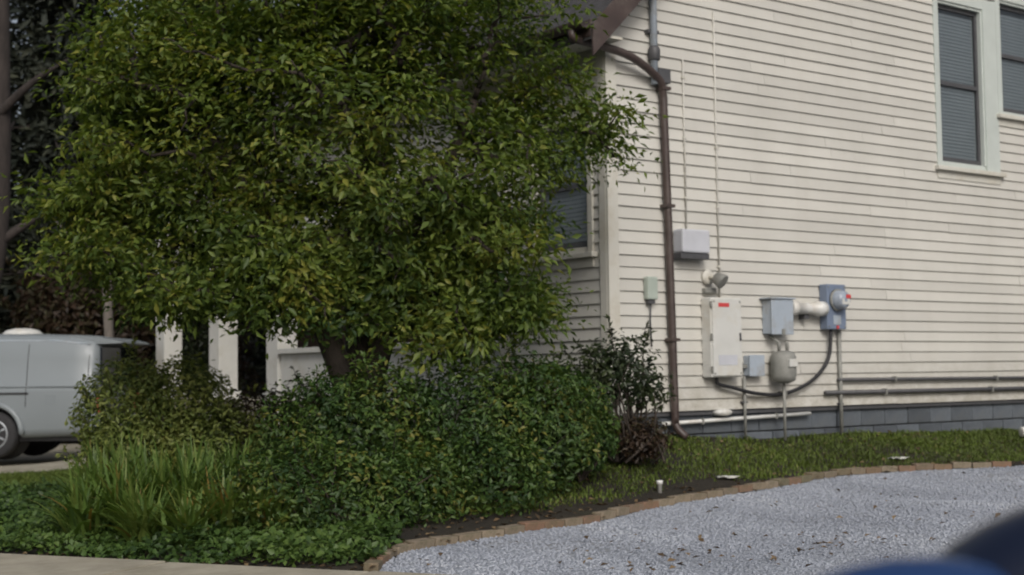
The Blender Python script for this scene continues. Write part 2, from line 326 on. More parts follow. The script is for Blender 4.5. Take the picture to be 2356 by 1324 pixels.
# brick edging
def resample(P, step):
    P = [Vector(p) for p in P]; P = smooth_path(P, 10); o = [P[0]]; acc = 0
    for a, b in zip(P, P[1:]):
        d = (b-a).length
        while acc + d >= step:
            t = (step-acc)/d; a = a.lerp(b, t); o.append(a.copy()); d = (b-a).length; acc = 0
        acc += d
    return o
bm = bmesh.new(); bm_box(bm, (-.098, -.048, -.06), (.098, .048, .0), .008); brick_me = bpy.data.meshes.new('brick'); bm.to_mesh(brick_me); bm.free(); brick_me.materials.append(M['brick'])
ed = thing('brick_edging', 'curved row of weathered bricks edging the gravel drive and lawn', 'edging', (-.9, 8.8, .05))
for e_, pts in ((ed, resample([(x, y, 0) for x, y, z in EDGE[:-2]], .207)),):
    for a, b in zip(pts, pts[1:]):
        c = (a+b)/2; o = bpy.data.objects.new('brick', brick_me); COL.objects.link(o); o.parent = e_
        o.location = Vector((c.x, c.y + random.uniform(-.012, .012), float(hgt(c.x, c.y)) + .016 + random.uniform(-.008, .008))) - e_.location
        o.rotation_euler = (random.uniform(-.08, .08), random.uniform(-.03, .03), math.atan2((b-a).y, (b-a).x) + random.uniform(-.05, .05))
ed2 = thing('brick_edging', 'straight row of red bricks beside the grass strip near the van', 'edging', (-5, 14.75, .1))
for i in range(20):
    x = -7.2 + i*.207; y = 14.75 - (x+5)*.05
    o = bpy.data.objects.new('brick', brick_me); COL.objects.link(o); o.parent = ed2
    o.location = Vector((x, y, float(hgt(x, y)) + .05 + random.uniform(-.008, .008))) - ed2.location; o.rotation_euler = (random.uniform(-.1, .1), 0, -.05)

# ------------------------------------------------------------------ leaf scatter
def unit(a): return a/np.maximum(np.linalg.norm(a, axis=-1, keepdims=True), 1e-9)
def leaves(name, pts, nrm, size, tint, mat, parent=None, asp=.45, fold=.18, axis=None, kind=None):
    n_ = len(pts); nrm = unit(nrm)
    d = RNG.normal(size=(n_, 3)) if axis is None else axis
    d = unit(d - nrm*(d*nrm).sum(1, keepdims=True)); s = np.cross(nrm, d); L = size[:, None]
    v = np.empty((n_, 4, 3), np.float32)
    v[:, 0] = pts; v[:, 2] = pts + d*L - nrm*L*.12
    mid = pts + d*L*.45 + nrm*L*fold*.5
    v[:, 1] = mid + s*L*asp*.5; v[:, 3] = mid - s*L*asp*.5
    me = bpy.data.meshes.new(name); me.vertices.add(n_*4); me.vertices.foreach_set('co', v.ravel())
    b_ = np.arange(n_)*4; f_ = np.stack([b_, b_+3, b_+2, b_, b_+2, b_+1], 1).astype(np.int32).ravel()
    me.loops.add(n_*6); me.loops.foreach_set('vertex_index', f_); me.polygons.add(n_*2)
    me.polygons.foreach_set('loop_start', np.arange(n_*2, dtype=np.int32)*3)
    me.update(calc_edges=True); at = me.attributes.new('tint', 'FLOAT', 'POINT'); at.data.foreach_set('value', np.repeat(np.clip(tint, 0, 1), 4).astype(np.float32))
    o = link(name, me, mat, parent)
    if kind: o['kind'] = kind
    return o
def blob_points(blobs, n_, shell=.35):
    """points through a union of lumpy ellipsoids, denser towards the skin, with outward normals"""
    vol = np.array([b_[3]*b_[4]*b_[5] for b_ in blobs])**(2/3); P, Q = [], []
    for b_, k in zip(blobs, RNG.multinomial(n_, vol/vol.sum())):
        d = unit(RNG.normal(size=(k, 3))); r_ = 1 - shell*np.abs(RNG.normal(size=(k, 1)))*.6 + RNG.normal(size=(k, 1))*.035
        lump = 1 + .10*np.sin(d[:, :1]*7+b_[0]*5)*np.sin(d[:, 1:2]*6+b_[1]*3) + .07*np.sin(d[:, 2:3]*9+d[:, :1]*5)
        rad = np.array(b_[3:6]); P.append(np.array(b_[:3]) + d*rad*np.clip(r_, .05, 1.15)*lump); Q.append(unit(d/rad))
    return np.concatenate(P), np.concatenate(Q)
def shrub(name, label, cat, base, blobs, n_, size, mat, group=None, stems=26, stem_mat=None, asp=.45, lift=.5, shell=.35):
    t = thing(name, label, cat, base, 0, group); b0 = np.array(base)
    P, Q = blob_points(blobs, n_, shell); keep = P[:, 2] > hgt(P[:, 0], P[:, 1]) + .02; P, Q = P[keep], Q[keep]
    nr = unit(Q*.8 + RNG.normal(size=P.shape)*.55 + np.array([0, 0, lift]))
    cl = .55 + .3*np.sin(P[:, 0]*7+P[:, 2]*5)*np.sin(P[:, 1]*6-P[:, 2]*4) + RNG.normal(size=len(P))*.2
    leaves('foliage', P-b0, nr, RNG.uniform(size*.5, size*1.45, len(P)), cl, mat, t, asp)
    bm = bmesh.new()
    SP, SN, SA = [], [], []
    top = np.where(Q[:, 2] > -.1)[0]
    for k in range(max(10, n_//330)):                          # young shoots that break the outline
        i_ = top[RNG.integers(len(top))]; a = P[i_]; d = unit(Q[i_] + np.array([0, 0, .7]) + RNG.normal(size=3)*.35); L_ = RNG.uniform(1.6, 4.2)*size
        bm_tube(bm, [a-b0-d*L_*.6, a-b0+d*L_], [.005, .002], 4)
        u_ = RNG.random((16, 1)); SP.append(a + d*L_*u_); SN.append(d*.5 + RNG.normal(size=(16, 3))*.7 + np.array([0, 0, .5])); SA.append(d + RNG.normal(size=(16, 3))*.8)
    SP, SN, SA = map(np.concatenate, (SP, SN, SA))
    leaves('shoots', SP-b0, SN, RNG.uniform(size*.6, size*1.4, len(SP)), .72 + RNG.normal(size=len(SP))*.15, mat, t, asp, axis=SA, kind='stuff')
    for k in range(stems):
        e = P[RNG.integers(len(P))]-b0; q_ = np.array([RNG.normal()*.08, RNG.normal()*.08, -.03]); j = RNG.normal(size=3)*.07
        bm_tube(bm, smooth_path([q_, (q_*.55+e*.45)+j, e*.96], 3), [.012, .011, .010, .009, .007, .006, .004], 5)
    from_bm('stems', bm, stem_mat or M['bark'], t, True)['kind'] = 'stuff'
    return t
def grow_tree(name, label, cat, base, trunks, blobs, ncl, per, spread, size, leaf, bark, group=None, r0_=.0055, asp=.42, tint_off=0.0, droop=.25, up_=.6, inner=.0):
    """trunk polylines, then each leaf cluster is joined to the nearest wood by a bent twig"""
    t = thing(name, label, cat, base, 0, group); b0 = np.array(base, float)
    nodes, par, chains = [], [], []
    for tr in trunks:
        pp = smooth_path(tr, 4)
        chains.append((len(nodes), len(nodes)+len(pp)))
        for i, p in enumerate(pp): nodes.append(np.array(p)); par.append(len(nodes)-2 if i else -1)
    C_, _ = blob_points(blobs, ncl, .75 + inner)
    C_ = C_[C_[:, 2] > base[2] + .35]
    tp = np.mean([np.array(tr[-1]) for tr in trunks], axis=0)
    C_ = C_[np.argsort(np.linalg.norm(C_-tp, axis=1))]; ntr = len(nodes)
    for c in C_:
        A = np.array(nodes); dd = np.linalg.norm(A-c, axis=1) + np.maximum(A[:, 2]-c[2], 0)*.8; j = int(np.argmin(dd)); q_ = nodes[j]
        for s_ in (.35, .7, 1.0):
            nodes.append(q_ + (c-q_)*s_ + (RNG.normal(size=3)*.06*np.linalg.norm(c-q_) if s_ < 1 else 0)); par.append(j if s_ == .35 else len(nodes)-2)
    cnt = np.ones(len(nodes))
    for i in range(len(nodes)-1, -1, -1):
        if par[i] >= 0: cnt[par[i]] += cnt[i]
    rad = r0_*cnt**.47
    bm = bmesh.new()
    for a, b_ in chains:
        rr = [float(np.mean(rad[max(a, i-1):min(b_, i+2)])) for i in range(a, b_)]; bm_tube(bm, [nodes[i]-b0 for i in range(a, b_)], rr, 10)
    from_bm('trunk', bm, bark, t, True)
    bm = bmesh.new()
    for i in range(ntr, len(nodes)):
        a, b_ = nodes[par[i]]-b0, nodes[i]-b0
        if np.linalg.norm(b_-a) > 1e-4: bm_tube(bm, [a, b_], [min(rad[par[i]], rad[i]*1.3), rad[i]], 5, True)
    from_bm('branches', bm, bark, t, True)['kind'] = 'stuff'
    k = len(C_); P = np.repeat(C_, per, 0); cen = np.mean(np.array([b_[:3] for b_ in blobs]), 0)
    off = RNG.normal(size=P.shape)*np.array([1, 1, .62])*spread; P = P + off; P[:, 2] -= droop*np.linalg.norm(off[:, :2], axis=1)**1.3
    outw = unit(P-cen); ctint = np.repeat(RNG.normal(size=k)*.15 + .16*np.sin(C_[:, 0]*4.1+C_[:, 2]*2.7)*np.sin(C_[:, 2]*5.3-C_[:, 0]*1.9+C_[:, 1]*2), per)
    nr = unit(RNG.normal(size=P.shape)*.6 + outw*.5 + np.array([0, 0, up_]))
    ax = unit(off + RNG.normal(size=P.shape)*spread*.6 + np.array([0, 0, -.05]))
    leaves('crown', P-b0, nr, size*RNG.uniform(.45, 1.2, len(P))*np.repeat(RNG.uniform(.8, 1.25, k), per), .48 + tint_off + ctint + RNG.normal(size=len(P))*.17, leaf, t, asp, axis=ax)
    return t

# ------------------------------------------------------------------ the house
H = thing('clapboard_house', 'cream clapboard house with dark brown downspout and tall upstairs windows', 'house', (CX, CY0, .3), AZ)
HZ = .3
def hp(p): return (p[0], p[1], p[2]-HZ)
def hbox(name, a, b, mat, parent=H, bev=0.0): return box(name, hp(a), hp(b), mat, parent, bev)
GW, LD = 9.0, 11.5             # gable width, length of the side wall
Z0, EAVE, PIT = .872, 4.62, 1.0
EXP = .116
# sheathing behind the boards
mesh('wall', [hp(p) for p in [(0, .09, .35), (GW, .09, .35), (GW, .09, EAVE), (GW/2, .09, EAVE+GW/2*PIT), (0, .09, EAVE), (0, .3, .35), (GW, .3, .35), (GW, .3, EAVE), (GW/2, .3, EAVE+GW/2*PIT), (0, .3, EAVE)]],
     [(4, 3, 2, 1, 0), (5, 6, 7, 8, 9), (0, 1, 6, 5), (1, 2, 7, 6), (2, 3, 8, 7), (3, 4, 9, 8), (4, 0, 5, 9)], M['sheath'], H)
hbox('wall', (.09, .302, .35), (.3, 1.72, EAVE), M['sheath']); hbox('wall', (.09, 1.722, 3.3), (.3, LD, EAVE), M['sheath'])
hbox('wall', (GW-.3, .302, .35), (GW, LD, EAVE), M['siding']); hbox('wall', (2.302, LD-.2, .35), (GW-.302, LD, EAVE), M['siding'])
hbox('porch_back_wall', (2.3, 1.724, .6), (2.5, LD-.21, 3.35), M['porch_wall']); hbox('porch_ceiling', (.302, 1.726, 3.36), (GW-.31, LD, 3.42), M['trim'])
hbox('porch_side_wall', (.302, 1.6, .6), (2.29, 1.722, 3.355), M['siding']); hbox('porch_floor', (.02, 1.8, .55), (2.29, LD, .95), M['concrete'])
def board(axis, a0, a1, z, c0=None, c1=None, exp=EXP):
    """one clapboard wedge; axis 'g' on the gable (y<0 is outside) or 'l' on the side wall (x<0 is outside)"""
    c0 = a0 if c0 is None else c0; c1 = a1 if c1 is None else c1
    o1 = -.024 + random.uniform(-.002, .0015); o2 = -.004; zt = z+exp+.012; w1, w2 = random.uniform(-.0025, .0025), random.uniform(-.0025, .0025)
    pr = [(a0, o1, z+w1), (a1, o1, z+w2), (c1, o2, zt), (c0, o2, zt), (a0, .02, z+w1), (a1, .02, z+w2), (c1, .02, zt), (c0, .02, zt)]
    if axis == 'l': pr = [(p[1], p[0], p[2]) for p in pr]
    f = [(0, 1, 2, 3), (5, 4, 7, 6), (4, 5, 1, 0), (3, 2, 6, 7), (4, 0, 3, 7), (1, 5, 6, 2)]
    if axis == 'l': f = [q_[::-1] for q_ in f]
    mesh('clapboard', [hp(p) for p in pr], f, M['siding'], H)
def courses(axis, lo, hi, z0, z1, holes, gable=False):
    i = 0; z = z0
    while z < z1 - .03:
        e = min(EXP, z1-z)
        segs = [(lo, hi)]
        if gable and z + e > EAVE:
            k = max(z+e-EAVE, 0)/PIT; segs = [(lo+k, hi-k)]
        for (h0, h1, k0, k1) in holes:
            if z + e > k0 + .02 and z < k1 - .02:
                s2 = []
                for a, b in segs:
                    if h1 <= a or h0 >= b: s2.append((a, b)); continue
                    if h0 > a: s2.append((a, h0))
                    if h1 < b: s2.append((h1, b))
                segs = s2
        for a, b in segs:
            if b-a < .05: continue
            cut = [a]; x = a + random.uniform(1.6, 4.4)
            while x < b-.6: cut.append(x); x += random.uniform(3.2, 4.8)
            cut.append(b)
            for p, q_ in zip(cut, cut[1:]): board(axis, p+(.004 if p != a else 0), q_, z, exp=e)
        z += EXP; i += 1
W1, W2 = (5.02, 6.24, 3.56, 5.72), (6.242, 7.36, 4.29, 5.9)
LW = (.20, 1.2, 2.36, 3.80)
courses('g', .10, GW-.1, Z0, EAVE+GW/2*PIT-.3, [W1, W2], True)
courses('l', .10, 1.60, Z0, EAVE-.05, [LW])
courses('l', 1.74, LD-.1, 3.36, EAVE-.05, [])
# corner boards, water table and trim
hbox('corner_board', (-.032, -.034, Z0-.02), (.098, -.001, EAVE-.02), M['trim'], H, .004); hbox('corner_board', (-.034, .0, Z0-.02), (-.001, .098, EAVE-.02), M['trim'], H, .004)
hbox('corner_board', (GW-.1, -.034, Z0-.02), (GW+.03, .0, EAVE-.02), M['trim'], H, .004)
hbox('corner_board', (-.034, 1.602, Z0-.02), (.28, 1.738, EAVE-.02), M['trim'], H, .004)
hbox('porch_beam', (-.03, 1.74, 3.16), (.28, LD, 3.352), M['white_paint'], H, .005)
# foundation blocks
hbox('foundation', (.05, .075, -.2), (GW-.05, .28, Z0+.03), M['mortar'])
hbox('foundation', (.052, .282, -.2), (.28, LD, Z0-.05), M['mortar'])
bm = bmesh.new(); bm_box(bm, (-.195, -.02, -.0925), (.195, .06, .0925), .006); blk = bpy.data.meshes.new('foundation_block'); bm.to_mesh(blk); bm.free(); blk.materials.append(M['block'])
for row in range(4):
    for k in range(24):
        x = .21 + k*.4 - (.2 if row % 2 else 0)
        if x > GW-.2 or x < .2: continue
        o = bpy.data.objects.new('foundation_block', blk); COL.objects.link(o); o.parent = H
        o.location = hp((x, .055 + random.uniform(-.004, .004), Z0-.135 - row*.2))
for k in range(4):
    for row in range(3):
        o = bpy.data.objects.new('foundation_block', blk); COL.objects.link(o); o.parent = H; o.rotation_euler = (0, 0, R(-90)); o.location = hp((.045, .3+k*.4 - (.1 if row % 2 else 0), Z0-.135-row*.2))
hbox('dark_gap_strip', (.06, -.002, Z0-.045), (GW-.06, .07, Z0-.004), M['dark_grey'])  # dark strip closing the gap under the lowest clapboards
# roof
OV, RK = .42, .30
def roofside(sx, name):
    A = lambda x, y, z: hp((x if sx > 0 else GW-x, y, z))
    zb = EAVE + .02; r_ = GW/2
    P = [A(-OV, -RK, zb-OV*PIT+.24), A(-OV, LD+.3, zb-OV*PIT+.24), A(r_, LD+.3, zb+r_*PIT+.24), A(r_, -RK, zb+r_*PIT+.24),
         A(-OV, -RK, zb-OV*PIT+.10), A(-OV, LD+.3, zb-OV*PIT+.10), A(r_, LD+.3, zb+r_*PIT+.10), A(r_, -RK, zb+r_*PIT+.10)]
    bm = bmesh.new(); vv = [bm.verts.new(p) for p in P]
    for q_ in ((0, 1, 2, 3), (7, 6, 5, 4), (0, 4, 5, 1), (1, 5, 6, 2), (2, 6, 7, 3), (3, 7, 4, 0)): bm.faces.new([vv[i] for i in q_])
    o = from_bm(name, bm, M['roof'], H)
    # rake board on the gable and its soffit
    bm = bmesh.new()
    for y0, y1, d0, d1, in ((-RK-.022, -RK-.002, -.06, .235), (-.03, -.001, -.16, .095)):
        vv = [bm.verts.new(A(x, y, zb + x*PIT + d)) for y in (y0, y1) for x, d in ((-OV if y0 < -.1 else 0, d0), (r_, d0), (r_, d1), (-OV if y0 < -.1 else 0, d1))]
        for q_ in ((0, 1, 2, 3), (7, 6, 5, 4), (0, 4, 5, 1), (1, 5, 6, 2), (2, 6, 7, 3), (3, 7, 4, 0)): bm.faces.new([vv[i] for i in q_])
    from_bm('rake_board', bm, M['brown'], o)
    return o
ro = roofside(1, 'roof'); roofside(-1, 'roof')
hbox('soffit', (-OV+.03, -RK+.01, EAVE-.26), (-.036, LD+.2, EAVE-.235), M['trim'], ro)
hbox('fascia', (-OV-.005, -RK+.01, EAVE-.27), (-OV+.02, LD+.25, EAVE-.115), M['brown'], ro)
# gutter: half round trough
bm = bmesh.new(); n_ = 10; rings = []
for y in (-RK, LD+.28):
    rings.append([bm.verts.new(hp((-OV-.075 + rr*math.cos(a), y, EAVE-.14 + rr*math.sin(a)))) for rr in (.066, .060) for a in [math.pi + math.pi*k/n_ for k in range(n_+1)]])
m_ = n_+1
for k in range(n_):
    bm.faces.new((rings[0][k], rings[0][k+1], rings[1][k+1], rings[1][k])); bm.faces.new((rings[0][m_+k], rings[1][m_+k], rings[1][m_+k+1], rings[0][m_+k+1]))
    bm.faces.new((rings[0][k], rings[0][m_+k], rings[0][m_+k+1], rings[0][k+1]))
from_bm('gutter', bm, M['brown'], ro)
# downspout with a gooseneck from the gutter corner
ds = tube('downspout', [hp(p) for p in smooth_path([(-OV-.075, -.12, EAVE-.18), (-OV-.07, -.13, EAVE-.27), (-.22, -.14, EAVE-.30), (.20, -.14, EAVE-.36), (.58, -.10, EAVE-.52), (.66, -.075, EAVE-.66), (.67, -.075, EAVE-.9), (.70, -.075, 2.6), (.735, -.075, .95), (.74, -.08, .74), (.80, -.16, .62)], 5)], .040, M['brown'], H, 12)
for z, x in ((4.0, .672), (2.85, .695), (1.55, .725)): hbox('strap', (x-.055, -.125, z), (x+.055, -.0195, z+.03), M['brown'], ds)
# grey service mast beside it
mast = thing('service_mast', 'dark grey electrical mast rising beside the gooseneck at the eave corner', 'pipe', W(.56, .07, 4.05), AZ)
tube('pipe', [(0, 0, 0), (0, 0, 2.1)], .036, M['grey_box'], mast, 12)
lathe('fitting', [(.05, -.05), (.06, -.04), (.06, .06), (.045, .09)], M['dark_grey'], mast, 'Z', 14, (.0, 0, .28)); box('bracket', (-.07, .0, .5), (.07, .066, .535), M['dark_grey'], mast)
lathe('weatherhead', [(.03, 0), (.07, .02), (.075, .1), (.03, .16)], M['dark_grey'], mast, 'Z', 14, (0, 0, 2.1)); box('elbow_box', (.03, -.03, .02), (.19, .05, .16), M['dark_grey'], mast, .01)
# windows
def window(axis, rect, glass, sash_mid, casing=M['casing']):
    h0, h1, k0, k1 = rect; g0, g1, j0, j1 = glass
    def bx_(name, a0, a1, o0, o1, z0, z1, mat, parent, bev=.0):
        a, b = ((a0, -o1, z0), (a1, -o0, z1)) if axis == 'g' else ((-o1, a0, z0), (-o0, a1, z1))
        return hbox(name, a, b, mat, parent, bev)
    wdw = bx_('window', g0+.01, g1-.01, -.056, -.052, j0+.01, j1-.01, M['glass'], H)
    bm = bmesh.new(); zz = j0 + .07
    while zz < j1 - .12:                              # slats of a half-drawn blind behind the glass
        if axis == 'g': bm_box(bm, hp((g0+.05, .066, zz)), hp((g1-.05, .078, zz+.034)))
        else: bm_box(bm, hp((.066, g0+.05, zz)), hp((.078, g1-.05, zz+.034)))
        zz += .042
    from_bm('blind', bm, M['blind'], wdw)
    bx_('casing', h0, g0-.03, -.02, .034, k0+.05, k1, casing, wdw, .004); bx_('casing', g1+.03, h1, -.02, .034, k0+.05, k1, casing, wdw, .004)
    bx_('casing', g0-.03, g1+.03, -.02, .033, j1+.03, k1, casing, wdw, .004)
    bx_('jamb', g0-.03, g0, -.08, .015, j0, j1+.03, casing, wdw); bx_('jamb', g1, g1+.03, -.08, .015, j0, j1+.03, casing, wdw); bx_('jamb', g0, g1, -.08, .014, j1, j1+.03, casing, wdw)
    bx_('sill', h0-.05, h1+.05, -.08, .085, k0, k0+.05, M['trim'], wdw, .006); bx_('apron', h0, h1, -.01, .03, k0-.09, k0-.002, M['trim'], wdw)
    for a0, a1, z0, z1, oo in ((g0, g0+.045, j0, j1, 0), (g1-.045, g1, j0, j1, 0), (g0+.045, g1-.045, j0, j0+.06, 0), (g0+.045, g1-.045, j1-.05, j1, 0), (g0+.045, g1-.045, sash_mid-.025, sash_mid+.025, .01)):
        bx_('sash_rail', a0, a1, -.062, -.035+oo, z0, z1, M['dark_grey'], wdw)
    bx_('lower_sill', g0-.03, g1+.03, -.08, .0, k0+.051, j0, casing, wdw)
window('g', W1, (5.13, 5.95, 3.68, 5.56), 4.62); window('g', W2, (6.36, 7.2, 4.39, 5.74), 5.1)
window('l', LW, (.30, 1.1, 2.47, 3.68), 3.08, M['trim'])
# porch columns and knee wall belong to the house front
for l in (7.0, 8.85, 10.85):
    c = hbox('porch_column', (.0, l-.17, .9), (.30, l+.17, 3.158), M['white_paint'], H, .01)
    hbox('plinth', (-.04, l-.21, .5), (.34, l+.21, 1.06), M['white_paint'], c, .008); hbox('capital', (-.04, l-.21, 3.03), (.34, l+.21, 3.13), M['white_paint'], c, .008)
kw = hbox('knee_wall', (.03, 1.742, .5), (.22, 6.785, 1.56), M['white_paint']); hbox('rail_cap', (-.03, 1.743, 1.562), (.28, 6.785, 1.63), M['white_paint'], kw, .006)

# ------------------------------------------------------------------ things mounted on the gable
def wthing(name, label, cat, t, z, group=None): return thing(name, label, cat, W(t, .021, z), AZ, group)
p = wthing('breaker_panel', 'tall off-white electrical panel with a red label near its top', 'panel', 1.38, 1.195)
box('cabinet', (-.215, -.13, 0), (.215, .0, .79), M['pale_box'], p, .012); d = box('door', (-.20, -.146, .015), (.20, -.1305, .775), M['pale_box'], p, .005)
box('label', (-.12, -.149, .695), (.03, -.1462, .735), M['red'], d); box('latch', (.165, -.155, .36), (.185, -.1465, .44), M['dark_grey'], d)
for hz in (.08, .4, .72): box('hinge', (-.224, -.150, hz-.03), (-.202, -.131, hz+.03), M['dull_grey'], p, .003)
box('label', (-.13, -.149, .12), (.13, -.1462, .22), M['lilac_box'], d)
for sx_ in (-.18, .18):
    for sz_ in (.04, .75): lathe('screw', [(.009, 0), (.009, -.004), (.004, -.006)], M['dull_grey'], d, 'Y', 10, (sx_, -.1463, sz_))
p = wthing('disconnect_box', 'blue-grey metal box between the tall white panel and the meter', 'box', 2.18, 1.63)
box('cabinet', (-.15, -.13, 0), (.15, 0, .345), M['grey_box'], p, .01); box('lid', (-.162, -.148, -.008), (.162, -.1305, .355), M['grey_box'], p, .008); box('rain_hood', (-.185, -.165, .357), (.185, .0, .372), M['grey_box'], p, .003); box('hasp', (-.02, -.16, -.01), (.02, -.1485, .05), M['dull_grey'], p)
p = wthing('conduit_fitting', 'white horizontal plastic conduit joining the grey box to the meter', 'conduit', 2.36, 1.9)
lathe('sleeve', [(.06, 0), (.075, .005), (.075, .09), (.06, .095), (.06, .40), (.078, .405), (.078, .52), (.06, .525)], M['pvc'], p, 'X', 20, (0, -.085, 0)); box('bracket', (.22, -.085, -.11), (.29, .0, -.055), M['dark_grey'], p)
p = wthing('electric_meter', 'slate blue electric meter with glass dome and red tag on the siding', 'meter', 3.06, 1.685)
box('socket', (-.15, -.11, 0), (.15, 0, .48), M['blue_enamel'], p, .012); lathe('dome', [(.105, 0), (.105, -.03), (.095, -.10), (.075, -.125), (.02, -.13)], M['meter_glass'], p, 'Y', 24, (0, -.111, .31)); lathe('ring', [(.118, .0), (.118, -.03), (.107, -.03)], M['dull_grey'], p, 'Y', 24, (0, -.1112, .31))
box('tag', (.0, -.2435, .325), (.075, -.2405, .365), M['red'], p); box('face_plate', (-.06, -.114, .05), (.06, -.1105, .15), M['grey_box'], p)
box('dial_face', (-.06, -.2405, .26), (.06, -.2385, .32), M['pale_box'], p); box('seal', (-.012, -.125, .005), (.012, -.111, .04), M['red'], p)
for sx_ in (-.125, .125):
    for sz_ in (.03, .45): lathe('screw', [(.009, 0), (.009, -.004), (.004, -.006)], M['dull_grey'], p, 'Y', 10, (sx_, -.1102, sz_))
p = wthing('junction_box', 'small blue-grey junction box beside the foot of the tall white panel', 'box', 1.84, 1.205)
box('cabinet', (-.10, -.09, 0), (.10, 0, .205), M['grey_box'], p, .008); box('cover', (-.108, -.1, -.005), (.108, -.0905, .21), M['grey_box'], p, .005); box('stub', (-.2, -.06, .08), (-.1, -.025, .115), M['dull_grey'], p)
p = wthing('gas_meter', 'dull grey rounded gas meter below the blue-grey box', 'meter', 2.18, 1.12)
lathe('body', [(.05, -.0), (.115, .03), (.13, .08), (.13, .27), (.11, .32), (.05, .335)], M['dull_grey'], p, 'Z', 22, (0, -.14, 0)); box('index', (-.06, -.285, .17), (.06, -.255, .25), M['pale_box'], p, .006)
tube('riser', [(-.06, -.14, .33), (-.06, -.14, .42), (-.06, -.06, .46), (-.06, -.03, .5)], .018, M['dull_grey'], p); tube('riser', [(.06, -.14, .33), (.06, -.14, .40), (.06, -.14, .43)], .018, M['dull_grey'], p)
tube('drop_pipe', [(0, -.14, .01), (0, -.14, -.58)], .016, M['dull_grey'], p)
p = wthing('wall_box', 'pale grey plastic box with dark underside right beside the downspout', 'box', .99, 2.385)
box('housing', (-.185, -.14, .03), (.185, 0, .26), M['lilac_box'], p, .02); box('base', (-.19, -.12, -.03), (.19, 0, .029), M['dark_grey'], p, .006)
p = wthing('wall_lamp', 'round cream and dark floodlight below the pale grey box', 'lamp', 1.25, 2.19)
lathe('back_plate', [(.075, 0), (.075, -.03), (.04, -.04)], M['trim'], p, 'Y', 20); tube('arm', [(0, -.03, 0), (.01, -.09, -.01), (.03, -.12, -.03)], .018, M['trim'], p)
o = lathe('lamp_head', [(.03, .06), (.055, .05), (.075, -.03), (.078, -.05), (.065, -.052)], M['dull_grey'], p, 'Y', 20); o.location = (.03, -.15, -.03); o.rotation_euler = (R(35), 0, R(20)); box('sensor', (-.07, -.06, -.16), (.08, .0, -.11), M['dull_grey'], p, .01)
p = wthing('utility_box', 'small grey-green utility box left of the downspout', 'box', .47, 1.95)
box('housing', (-.065, -.07, 0), (.065, 0, .22), M['green_box'], p, .015); box('gland', (-.04, -.05, -.04), (.04, -.01, -.001), M['dark_grey'], p); tube('lead', [(0, -.03, -.03), (.0, -.02, -.2), (.02, -.012, -.45)], .008, M['dark_grey'], p)
p = wthing('black_cable', 'black cable looping from the white panel up to the electric meter', 'cable', 1.36, 1.10)
tube('strand', smooth_path([(-.05, -.05, .095), (-.03, -.055, .03), (.16, -.06, -.01), (.5, -.065, -.075), (.9, -.065, -.085), (1.28, -.06, .02), (1.52, -.055, .17), (1.63, -.055, .33), (1.66, -.055, .58)], 5), .019, M['black'], p, 10)
box('clip', (.88, -.09, -.11), (.92, 0.0, -.06), M['dull_grey'], p)
def pipe_run(label, t0, t1, z0, z1, rad, mat, o=.035, name='wall_pipe', cat='pipe', clips=3):
    p = thing(name, label, cat, W(t0, .021, z0), AZ); L_ = t1-t0
    tube('pipe', [(0, -o, 0), (L_*.5, -o, (z1-z0)*.5), (L_, -o, z1-z0)], rad, mat, p, 10)
    for k in range(clips): x = L_*(k+.5)/clips; zz = (z1-z0)*(k+.5)/clips; box('clip', (x-.012, -o-rad-.004, zz-rad-.01), (x+.012, .0, zz+rad+.01), M['dull_grey'], p)
    return p
pipe_run('upper dark pipe running along the lowest clapboards towards the right', 3.14, 8.8, 1.150, 1.115, .019, M['dark_grey'])
pipe_run('lower dark pipe just above the foundation, starting left of the meter post', 2.93, 8.8, 1.012, .995, .024, M['dark_grey'])
pipe_run('white plastic pipe lying along the foundation blocks below the panels', .62, 2.72, .755, .80, .020, M['pvc'], o=.0, clips=2)
p = thing('vent_cap', 'small white oval vent cap on the foundation under the tall panel', 'vent', W(1.42, 0.03, .845), AZ)
bm = bmesh.new(); bm_lathe(bm, [(.02, -.06), (.07, -.055), (.085, -.03), (.085, .06)], 'Y', 20); 
for v_ in bm.verts: v_.co.x *= 1.25; v_.co.z *= .42
from_bm('hood', bm, M['pvc'], p, True)
for k, (t_, z1_, za) in enumerate(((.98, 4.35, 2.66), (1.42, 4.9, 1.995))):
    pp = thing('painted_conduit', ('cream painted conduit rising above the pale grey box' if k == 0 else 'cream painted conduit rising above the tall white panel'), 'conduit', W(t_, .021, za), AZ)
    tube('pipe', [(0, -.008, 0), (0, -.008, z1_-za)], .010, M['siding'], pp, 10)
    for j in range(3): box('clip', (-.022, -.019, .3+j*.6), (.022, 0, .318+j*.6), M['trim'], pp)
for k, (t_, za, zb_, lab) in enumerate(((1.72, 1.2, .55, 'thin grey conduit dropping to the soil below the small junction box'), (3.18, 1.68, .5, 'grey conduit dropping from the electric meter into the grass'))):
    pp = thing('drop_conduit', lab, 'conduit', W(t_, .021, zb_), AZ)
    tube('pipe', [(0, -.03, 0), (0, -.03, za-zb_)], .015 if k == 0 else .021, M['dull_grey'], pp, 10); box('clip', (-.035, -.04, .38), (.035, 0, .4), M['dark_grey'], pp)

# ------------------------------------------------------------------ the van
vb = Vector((-6.05, 21.25, float(hgt(-6.05, 21.25)) + .03)); vh = math.pi - R(6)
VAN = thing('parked_van', 'pale silver-blue panel van parked behind the clipped bush', 'van', vb, vh)
